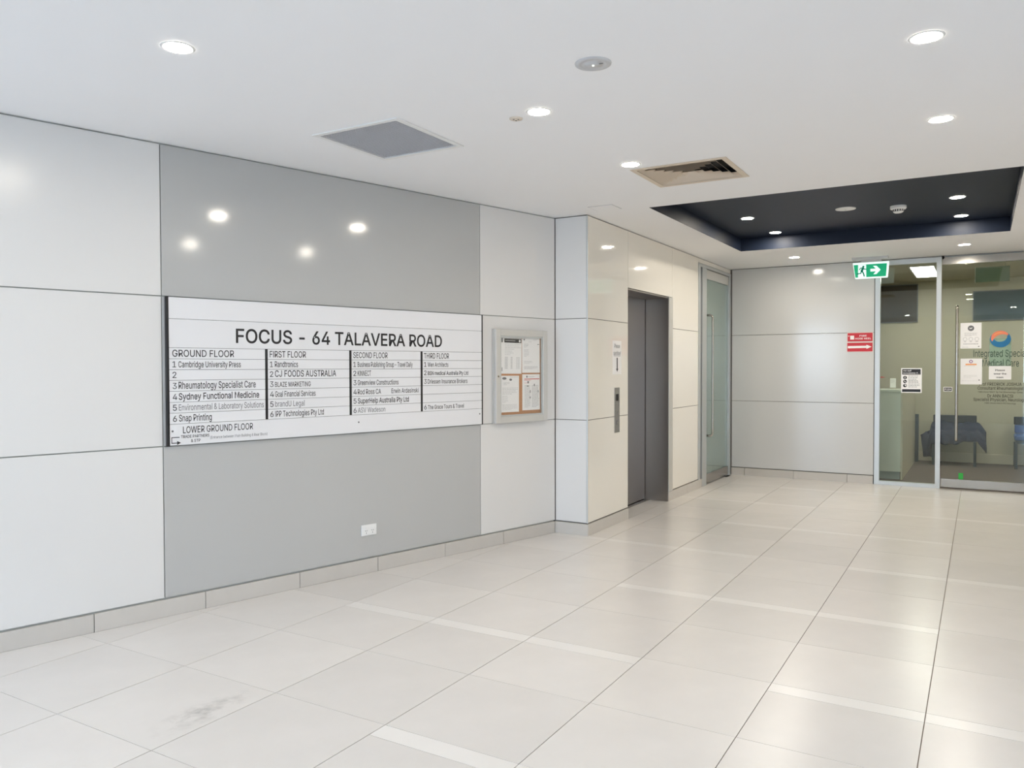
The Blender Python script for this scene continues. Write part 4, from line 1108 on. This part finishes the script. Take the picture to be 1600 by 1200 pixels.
bars('printed_lines', t, M['softink'], para(0.02, w2 - 0.01, h2 - 0.014, 2, .006, .0015, 31) + para(-0.03, 0.03, h2 - 0.035, 1, .01, .002, 32) +
     para(-w2 + 0.02, -0.03, h2 - 0.055, 4, .008, .002, 33) + para(-w2 + 0.02, -0.02, h2 - 0.10, 7, .009, .0018, 34) +
     para(-w2 + 0.02, 0.02, h2 - 0.195, 3, .009, .0018, 35) + para(-w2 + 0.02, w2 - 0.02, h2 - 0.24, 4, .006, .0018, 36), YS)
obx('stamp', M['black'], t, w2 - 0.03, w2 - 0.01, YS - 0.0003, YS, h2 - 0.056, h2 - 0.052)
t, w2, h2 = notice('white typed letter with oval stamps, bottom left in the notice case', -0.628, -0.421, 1.062, 1.356, 0.008)
bm = bmesh.new()
prism(bm, [(-w2 + 0.04 + 0.024 * math.cos(a), h2 - 0.022 + 0.010 * math.sin(a)) for a in [k * PI / 8 for k in range(16)]], YS - 0.0003, YS)
prism(bm, [(-w2 + 0.11 + 0.015 * math.cos(a), h2 - 0.032 + 0.009 * math.sin(a)) for a in [k * PI / 8 for k in range(16)]], YS - 0.0003, YS)
tag(obj('oval_stamp', bm, M['greyink'], t), kind='stuff')
bars('printed_lines', t, M['softink'], para(0.0, w2 - 0.012, h2 - 0.012, 1, .01, .0022, 41, 1) + para(-w2 + 0.03, 0.0, h2 - 0.055, 3, .009, .002, 42) +
     para(-w2 + 0.02, w2 - 0.015, h2 - 0.10, 5, .012, .0022, 43) + para(-w2 + 0.02, -0.02, h2 - 0.165, 6, .010, .0018, 44) +
     para(-w2 + 0.02, w2 - 0.02, h2 - 0.235, 5, .010, .0020, 45), YS)
t, w2, h2 = notice('two-column notice with a red headline, bottom right in the notice case', -0.381, -0.176, 1.070, 1.366, 0.0)
obx('headline', M['redink'], t, -w2 + 0.02, w2 - 0.008, YS - 0.0003, YS, h2 - 0.042, h2 - 0.036)
bars('red_words', t, M['redink'], para(-w2 + 0.02, -0.008, h2 - 0.052, 1, .01, .003, 50, 1) + para(-w2 + 0.02, -0.045, h2 - 0.072, 1, .01, .002, 51, 1), YS)
obx('crest', M['black'], t, -w2 + 0.045, -w2 + 0.055, YS - 0.0003, YS, h2 - 0.028, h2 - 0.012)
bars('printed_lines', t, M['softink'], para(-w2 + .065, .04, h2 - .022, 1, .01, .0025, 52, 1) + para(-w2 + 0.022, -0.010, h2 - 0.095, 19, .0098, .0028, 53) +
     para(0.006, w2 - 0.01, h2 - 0.095, 19, .0098, .0028, 54), YS)
bars('picture', t, M['greyink'], [(-0.045, -0.03, h2 - 0.075, .018), (-0.052, -0.032, h2 - 0.100, .008), (0.03, 0.04, h2 - 0.098, .018), (-0.018, -0.010, h2 - 0.155, .024),
     (-0.020, -0.010, h2 - 0.20, .016), (0.078, 0.084, h2 - 0.15, .018)], YS)

# ================================================================== POWER POINT
pp = thing('power_outlet', 'white double power outlet low on the grey wall panel', 'socket', F_A)
obx('plate', M['white'], pp, -1.929, -1.806, -0.010, -0.0003, 0.262, 0.338, bev=0.0035)
obx('face', M['white'], pp, -1.917, -1.818, -0.0125, -0.010, 0.270, 0.331, bev=0.001)
for cx in (-1.893, -1.842):
    obx('switch', M['white'], pp, cx - 0.009, cx + 0.009, -0.0165, -0.0125, 0.311, 0.325, bev=0.0015)
    bm = bmesh.new()
    prism(bm, [(cx - 0.010, 0.2995), (cx - 0.007, 0.302), (cx - 0.003, 0.295), (cx - 0.006, 0.2925)], -0.0131, -0.0125)
    prism(bm, [(cx + 0.010, 0.2995), (cx + 0.007, 0.302), (cx + 0.003, 0.295), (cx + 0.006, 0.2925)], -0.0131, -0.0125)
    prism(bm, [(cx - 0.0018, 0.287), (cx + 0.0018, 0.287), (cx + 0.0018, 0.276), (cx - 0.0018, 0.276)], -0.0131, -0.0125)
    obj('socket_slots', bm, M['greyink'], pp)

# ================================================================== CEILING FITTINGS
def dl_proto(x, y, z, label):
    t = thing('downlight', label, 'ceiling light', Matrix.Translation((x, y, z)), 'round recessed downlights')
    bm = bmesh.new()
    lathe(bm, [(0.053, -0.001), (0.053, -0.0030), (0.060, -0.0042), (0.066, -0.0005)], 32)
    obj('trim_ring', bm, M['white'], t, smooth=True)
    bm = bmesh.new()
    lathe(bm, [(0.054, -0.0012), (0.030, -0.0030), (0.0, -0.0036)], 32)
    obj('lens', bm, M['lamp'], t, smooth=True)
    return t
spots = [
    (2.058, 2.760, H, 'downlight at the far upper left, left of the eggcrate grille'),
    (3.495, 1.910, H, 'downlight next to the small beige ceiling sensor'),
    (4.698, 1.910, H, 'downlight touching the corner of the beige louvred diffuser'),
    (3.484, 0.192, H, 'large near downlight at the upper right of the ceiling'),
    (4.671, 0.188, H, 'downlight between the near right one and the navy recess'),
    (7.680, 1.930, RZ, 'downlight in the navy recess, nearer of its left pair'),
    (8.640, 1.880, RZ, 'downlight in the navy recess, farther of its left pair'),
    (7.640, 0.181, RZ, 'downlight in the navy recess, nearer of its right pair'),
    (8.600, 0.172, RZ, 'downlight in the navy recess, farther of its right pair'),
    (9.662, 1.886, H, 'downlight beyond the navy recess above the pale back wall'),
    (9.592, 0.159, H, 'downlight beyond the navy recess above the clinic door'),
]
proto = None
for x, y, z, lb in spots + [(0.6, 2.76, H, 'downlight behind the camera near the left wall'),
                            (0.6, -0.6, H, 'downlight right of the camera'), (-1.2, 1.6, H, 'downlight by the entrance')]:
    if proto is None:
        proto = dl_proto(x, y, z, lb)
        continue
    c = proto.copy()
    C.objects.link(c)
    c.matrix_world = Matrix.Translation((x, y, z))
    c['label'] = lb
    for ch in list(proto.children):
        d = ch.copy()
        C.objects.link(d)
        d.parent = c

# return-air eggcrate grille
gr = thing('eggcrate_grille', 'square white-framed grey eggcrate air grille in the ceiling', 'air vent', Matrix.Translation((0, 0, H)))
bm = bmesh.new()
def flat_frame(bm, x0, x1, y0, y1, w_, z0, z1):
    box(bm, x0, x0 + w_, y0, y1, z0, z1)
    box(bm, x1 - w_, x1, y0, y1, z0, z1)
    box(bm, x0 + w_, x1 - w_, y0, y0 + w_, z0, z1)
    box(bm, x0 + w_, x1 - w_, y1 - w_, y1, z0, z1)
flat_frame(bm, 3.195, 3.805, 2.570, 3.160, 0.030, -0.007, -0.0005)
obj('frame', bm, M['white'], gr, bev=0.001)
bm = bmesh.new()
N = 42
gx0, gx1, gy0, gy1 = 3.226, 3.774, 2.601, 3.129
for k in range(1, N):
    x_ = gx0 + (gx1 - gx0) * k / N
    box(bm, x_ - 0.0013, x_ + 0.0013, gy0, gy1, 0.0, 0.012)
    y_ = gy0 + (gy1 - gy0) * k / N
    box(bm, gx0, gx1, y_ - 0.0013, y_ + 0.0013, 0.0002, 0.012)
tag(obj('eggcrate_core', bm, M['eggcrate'], gr), kind='stuff')
obx('duct_back', mat('grey_duct', (0.04, 0.04, 0.045), 0.7), gr, gx0, gx1, gy0, gy1, 0.05, 0.06)

# louvred diffuser
df = thing('louvred_diffuser', 'square beige four-way louvred air diffuser in the ceiling', 'air vent', Matrix.Translation((0, 0, H)))
dx0, dx1, dy0, dy1 = 4.818, 5.390, 1.343, 1.965
bm = bmesh.new()
flat_frame(bm, dx0, dx1, dy0, dy1, 0.034, -0.006, -0.0005)
obj('frame', bm, M['beige'], df, bev=0.001)
cx, cy = (dx0 + dx1) / 2, (dy0 + dy1) / 2
hx, hy = (dx1 - dx0) / 2 - 0.030, (dy1 - dy0) / 2 - 0.030
for k in range(6):
    bm = bmesh.new()
    f0 = 1 - k / 6.0           # outer lower rim
    a, b_ = hx * f0, hy * f0
    ins = 0.030
    for dz in (0.0, 0.0016):
        lo = [bm.verts.new((cx + sx * a, cy + sy * b_, -0.003 + dz)) for sx, sy in ((-1, -1), (1, -1), (1, 1), (-1, 1))]
        hi = [bm.verts.new((cx + sx * max(a - ins, 0.004), cy + sy * max(b_ - ins, 0.004), 0.022 + dz)) for sx, sy in ((-1, -1), (1, -1), (1, 1), (-1, 1))]
        for i in range(4):
            j = (i + 1) % 4
            bm.faces.new((lo[i], lo[j], hi[j], hi[i]))
    obj('louvre', bm, M['beige'], df)
obx('duct_back', M['dark'], df, dx0 + 0.035, dx1 - 0.035, dy0 + 0.035, dy1 - 0.035, 0.06, 0.07)

# round ceiling plates
el = thing('emergency_light', 'flat round grey emergency light with a tiny lit LED near the ceiling centre', 'light', Matrix.Translation((3.062, 1.413, H)))
bm = bmesh.new()
lathe(bm, [(0.077, 0.0), (0.076, -0.004), (0.055, -0.006), (0.053, -0.0045), (0.032, -0.0045), (0.030, -0.0075), (0.0, -0.008)], 40)
obj('plate', bm, M['greyplas'], el, smooth=True)
bm = bmesh.new()
lathe(bm, [(0.005, 0), (0.0045, -0.004), (0, -0.005)], 14, cz=-0.0078)
obj('led', bm, M['led'], el)
obx('label_strip', M['greyink'], el, -0.003, 0.003, -0.045, -0.028, -0.0085, -0.0075)
ps = thing('ceiling_sensor', 'small beige round ceiling sensor with three dark dots', 'sensor', Matrix.Translation((3.529, 2.062, H)))
bm = bmesh.new()
lathe(bm, [(0.034, 0.0), (0.033, -0.005), (0.024, -0.007), (0.0, -0.007)], 28)
obj('plate', bm, M['beigeplas'], ps, smooth=True)
for a in (0.5, 2.6, 4.7):
    bm = bmesh.new()
    lathe(bm, [(0.0042, 0), (0.0042, -0.002), (0, -0.002)], 12, cx=0.014 * math.cos(a), cy=0.014 * math.sin(a), cz=-0.007)
    obj('dot', bm, M['greyink'], ps)
sp = thing('round_ceiling_plate', 'flat white round plate in the navy recess beside the smoke detector', 'plate', Matrix.Translation((7.67, 1.057, RZ)))
bm = bmesh.new()
lathe(bm, [(0.086, 0.0), (0.085, -0.006), (0.060, -0.009), (0.0, -0.010)], 36)
obj('plate', bm, M['white'], sp, smooth=True)
bm = bmesh.new()
lathe(bm, [(0.006, 0), (0.005, -0.004), (0, -0.004)], 12, cz=-0.0095)
obj('centre_cap', bm, M['greyplas'], sp)
sd = thing('smoke_detector', 'domed white smoke detector with dark slots in the navy recess', 'smoke detector', Matrix.Translation((7.79, 0.640, RZ)))
bm = bmesh.new()
lathe(bm, [(0.066, 0.0), (0.066, -0.022), (0.058, -0.030), (0.050, -0.031)], 32)
obj('base', bm, M['white'], sd, smooth=True)
bm = bmesh.new()
lathe(bm, [(0.050, -0.030), (0.042, -0.052), (0.030, -0.060), (0.0, -0.062)], 32)
obj('dome', bm, M['white'], sd, smooth=True)
bm = bmesh.new()
for k in range(16):
    a = 2 * PI * k / 16
    c_, s_ = math.cos(a), math.sin(a)
    p = [(-0.0050, -0.0), (0.0050, 0.0)]
    for r1, z1, r2, z2 in ((0.0508, -0.0335, 0.0438, -0.0515),):
        vs = []
        for rr, zz in ((r1, z1), (r2, z2)):
            for t_ in (-0.0050, 0.0050):
                vs.append(bm.verts.new((rr * c_ - t_ * s_, rr * s_ + t_ * c_, zz)))
        bm.faces.new((vs[0], vs[1], vs[3], vs[2]))
obj('vent_slots', bm, M['dark'], sd)
ht = thing('access_hatch', 'faint flush square access hatch in the ceiling above the pier', 'hatch', Matrix.Translation((0, 0, H)))
obx('hatch_frame', M['greyplas'], ht, 5.765, 5.965, 2.500, 2.710, -0.002, -0.0003)
obx('hatch_lid', M['ceil'], ht, 5.770, 5.960, 2.505, 2.705, -0.0035, -0.002, bev=0.0005)

# ================================================================== CLINIC ROOM BEHIND THE GLASS
fl = obx('floor_clinic', M['carpet'], None, 10.506, 13.46, -2.2, 2.80, -0.06, 0.0)
tag(fl, kind='structure')
fl2 = obx('floor_threshold', M['skirt'], None, 10.446, 10.505, -0.85, 1.10, -0.06, -0.0005)
tag(fl2, kind='structure')
wc = obx('wall_clinic_back', M['wall_in'], None, 13.46, 13.56, -2.2, 2.82, 0.0, H)
tag(wc, kind='structure')
wd_ = obx('wall_clinic_left', M['wall_in'], None, 10.56, 13.46, 2.72, 2.82, 0.0, H)
tag(wd_, kind='structure')
we = obx('wall_clinic_right', M['wall_in'], None, 10.56, 13.46, -2.2, -2.1, 0.0, H)
tag(we, kind='structure')
wf = obx('wall_clinic_front', M['wall_in'], None, 10.46, 10.54, -2.2, -0.765, 0.0, H)
tag(wf, kind='structure')
cl = obx('ceiling_clinic', M['wall_in'], None, 10.531, 13.56, -2.2, 2.82, H, H + 0.06)
tag(cl, kind='structure')
bb = obx('baseboard_clinic', M['skirt_in'], None, 13.445, 13.4595, -2.09, 2.71, 0.0, 0.14, bev=0.004)
tag(bb, kind='structure')
# high windows in the clinic's back wall
for nm, y0_, y1_, z0_, z1_, mm in (('window_2', 0.825, 1.42, 2.09, 2.665, 'brownglass'), ('window_3', -1.6, 0.11, 2.085, 2.52, 'teal')):
    wn = thing(nm, None, None, Matrix.Identity(4), kind='structure')
    obx('window_pane', M[mm], wn, 13.446, 13.4595, y0_ + 0.012, y1_ - 0.012, z0_ + 0.012, z1_ - 0.012)
    bm = bmesh.new()
    box(bm, 13.435, 13.4595, y0_, y0_ + 0.012, z0_, z1_)
    box(bm, 13.435, 13.4595, y1_ - 0.012, y1_, z0_, z1_)
    box(bm, 13.435, 13.4595, y0_ + 0.012, y1_ - 0.012, z0_, z0_ + 0.012)
    box(bm, 13.435, 13.4595, y0_ + 0.012, y1_ - 0.012, z1_ - 0.012, z1_)
    obj('window_frame', bm, M['greyink'], wn)
# ceiling light panel
lp = thing('ceiling_light_panel', 'bright rectangular ceiling light panel seen through the narrow clinic window', 'ceiling light', Matrix.Identity(4))
obx('diffuser', M['panel_e'], lp, 11.32, 12.66, 0.525, 0.79, H - 0.012, H - 0.004)
bm = bmesh.new()
flat_frame(bm, 11.30, 12.68, 0.505, 0.81, 0.0195, H - 0.016, H - 0.0003)
obj('frame', bm, M['white'], lp)
lq = thing('ceiling_light_panel', 'ceiling light panel added out of view to brighten the clinic', 'ceiling light', Matrix.Identity(4))  # unseen lamp, added to raise the light level in the clinic
obx('diffuser', M['panel_e'], lq, 11.5, 12.7, -1.5, -1.2, H - 0.012, H - 0.004)  # diffuser of the added unseen lamp
# pale panel, edge strip and hangers added to imitate a reflection in the glass
hp = thing('reflection_panel', 'pale green panel added to imitate a reflection in the clinic door glass', 'panel', Matrix.Identity(4))
obx('board', glass_mat('pale_reflection_tint', (0.62, 0.74, 0.66), 0.4, haze=0.35, hazecol=(0.45, 0.55, 0.47)), hp, 11.50, 11.512, -0.296, 0.066, 2.47, 2.655)  # board added to imitate the reflection
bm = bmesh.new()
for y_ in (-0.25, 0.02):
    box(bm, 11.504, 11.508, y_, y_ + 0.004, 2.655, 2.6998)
obj('reflection_panel_hanger', bm, M['greyplas'], hp)
obx('reflection_panel_edge', M['counter'], hp, 11.498, 11.514, 0.0665, 0.074, 2.465, 2.66)

# reception counter
ct = thing('reception_counter', 'tall pale laminate reception counter behind the narrow clinic window', 'counter', Matrix.Identity(4))
obx('front_panel', M['counter'], ct, 10.985, 11.005, 0.858, 2.60, 0.10, 1.10, bev=0.002)
obx('side_panel', M['counter_side'], ct, 10.985, 13.20, 0.836, 0.857, 0.0, 1.10, bev=0.001)
obx('kickboard', M['kick'], ct, 11.025, 11.045, 0.868, 2.60, 0.0, 0.10)
obx('worktop', M['counter'], ct, 10.96, 11.55, 0.836, 2.62, 1.101, 1.13, bev=0.003)
obx('end_post', M['chairmetal'], ct, 13.202, 13.262, 0.790, 0.857, 0.0, 0.71, bev=0.002)
# things on the counter side
pc = thing('taped_sheet', 'small white sheet taped inside the narrow clinic window', 'notice', F_K)
obx('sheet', M['paper'], pc, -0.935, -0.872, 0.0285, 0.0295, 1.168, 1.280)
bars('printed_lines', pc, M['softink'], para(-0.930, -0.880, 1.262, 4, .012, .003, 71), 0.0284)
rs = thing('red_arrow_sticker', 'red pointed sticker inside the narrow clinic window', 'sticker', F_K)
bm = bmesh.new()
prism(bm, [(-1.044, 1.292), (-1.034, 1.303), (-1.018, 1.300), (-0.985, 1.293), (-1.018, 1.286), (-1.034, 1.283)], 0.0285, 0.0292)
obj('sticker', bm, M['redink'], rs)

# waiting chairs
def waiting_chair(y0, y1, x0, label, jacket=False):
    t = thing('waiting_chair', label, 'chair', Matrix.Identity(4), 'blue waiting chairs by the clinic back wall')
    x1 = x0 + 0.30
    obx('seat', M['bluevin'], t, x0 - 0.10, x1, y0, y1, 0.395, 0.47, bev=0.02)
    obx('seat_rail', M['chairmetal'], t, x0 - 0.09, x1, y0 + 0.01, y1 - 0.01, 0.35, 0.394)
    obx('backrest', M['bluevin'], t, x1 - 0.03, x1 + 0.03, y0 + 0.01, y1 - 0.01, 0.473, 0.592, bev=0.012)
    obx('back_band', M['navyvin'], t, x1 - 0.04, x1 + 0.035, y0, y1, 0.593, 0.705, bev=0.01)
    for yy in (y0, y1 - 0.036):
        for xx in (x0 - 0.09, x1 - 0.03):
            obx('leg', M['chairmetal'], t, xx, xx + 0.036, yy, yy + 0.036, 0.0, 0.349, bev=0.003)
    return t
waiting_chair(0.045, 0.60, 13.00, 'blue waiting chair with a dark jacket draped over it behind the clinic door')
waiting_chair(-0.98, -0.41, 13.00, 'bare blue waiting chair at the right edge behind the clinic door')
# jacket: draped cloth over the first chair
jk = thing('draped_jacket', 'dark navy jacket draped over the left waiting chair, sleeve hanging', 'jacket', Matrix.Identity(4))
bm = bmesh.new()
NU, NV = 40, 26
rnd = random.Random(5)
prof = [(13.238, 0.605), (13.234, 0.585), (13.215, 0.53), (13.16, 0.500), (13.05, 0.494), (12.93, 0.492), (12.865, 0.470), (12.85, 0.40), (12.848, 0.30)]
def pr(v):
    f = v * (len(prof) - 1)
    i = min(int(f), len(prof) - 2)
    u = f - i
    return (prof[i][0] * (1 - u) + prof[i + 1][0] * u, prof[i][1] * (1 - u) + prof[i + 1][1] * u)
grid = []
for i in range(NU + 1):
    u = i / NU
    y_ = -0.075 + u * 0.74
    row = []
    for j in range(NV + 1):
        v = j / NV
        x_, z_ = pr(v)
        # ends droop over the chair's sides
        e1 = max(0.0, 0.035 - y_) / 0.11
        e2 = max(0.0, y_ - 0.612) / 0.06
        z_ -= 0.11 * min(1, e1) ** 1.4 + 0.26 * min(1, e2) ** 1.2
        z_ += 0.010 * math.sin(17 * y_ + 6 * v) + 0.008 * math.sin(41 * y_ + 11 * v + 1.3)
        if v > 0.8:
            z_ += (v - 0.8) * 0.25 * (0.6 + 0.6 * math.sin(9 * y_ + 0.6))
            x_ -= 0.012 * math.sin(45 * y_)
        row.append(bm.verts.new((x_ - 0.012, y_, z_)))
    grid.append(row)
for i in range(NU):
    for j in range(NV):
        bm.faces.new((grid[i][j], grid[i + 1][j], grid[i + 1][j + 1], grid[i][j + 1]))
jb = obj('jacket_body', bm, M['navyfab'], jk, smooth=True)
md = jb.modifiers.new('thick', 'SOLIDIFY'); md.thickness = 0.014; md.offset = 1
bm = bmesh.new()
tube_pts = [(12.93, 0.66, 0.47), (12.92, 0.68, 0.42), (12.915, 0.665, 0.32), (12.915, 0.66, 0.22), (12.915, 0.655, 0.12)]
path = [Vector(p) for p in tube_pts]
for k in range(len(path) - 1):
    pass
rings = []
for i, (p, ry, rx) in enumerate(zip(path, (0.03, 0.062, 0.068, 0.060, 0.056), (0.03, 0.04, 0.045, 0.045, 0.042))):
    rings.append([bm.verts.new((p.x + rx * math.cos(a) * (1 + 0.12 * math.sin(5 * a + i)), p.y + ry * math.sin(a), p.z + 0.01 * math.sin(3 * a + i)))
                  for a in [2 * PI * k / 20 for k in range(20)]])
for a, b_ in zip(rings, rings[1:]):
    for k in range(20):
        bm.faces.new((a[k], a[(k + 1) % 20], b_[(k + 1) % 20], b_[k]))
bm.faces.new(rings[0]); bm.faces.new(rings[-1])
obj('sleeve', bm, M['navyfab'], jk, smooth=True)
bm = bmesh.new()
pts = [(-0.012, 0.0), (0.0, 0.008), (0.012, 0.0)]
prism(bm, [(0.630, 0.500), (0.750, 0.425), (0.715, 0.352), (0.640, 0.345)], 0.0, 0.03)
cfv = obj('hem_flap', bm, M['navyfab'], jk, bev=0.008)
for v in cfv.data.vertices:
    v.co = (12.90 + v.co.y, v.co.x, v.co.z)

ew = obx('wall_daylight_block', M['rightwall'], None, -2.3, -2.21, -0.9, 3.3, 0.0, H - 0.001)  # unseen wall, added to block daylight and its reflection in the clinic glass
tag(ew, kind='structure')
# ================================================================== OUTSIDE THE ENTRANCE (behind the camera)
pv = obx('ground', M['paving'], None, -60, -2.2, -40, 40, -0.13, -0.012)
tag(pv, kind='structure')
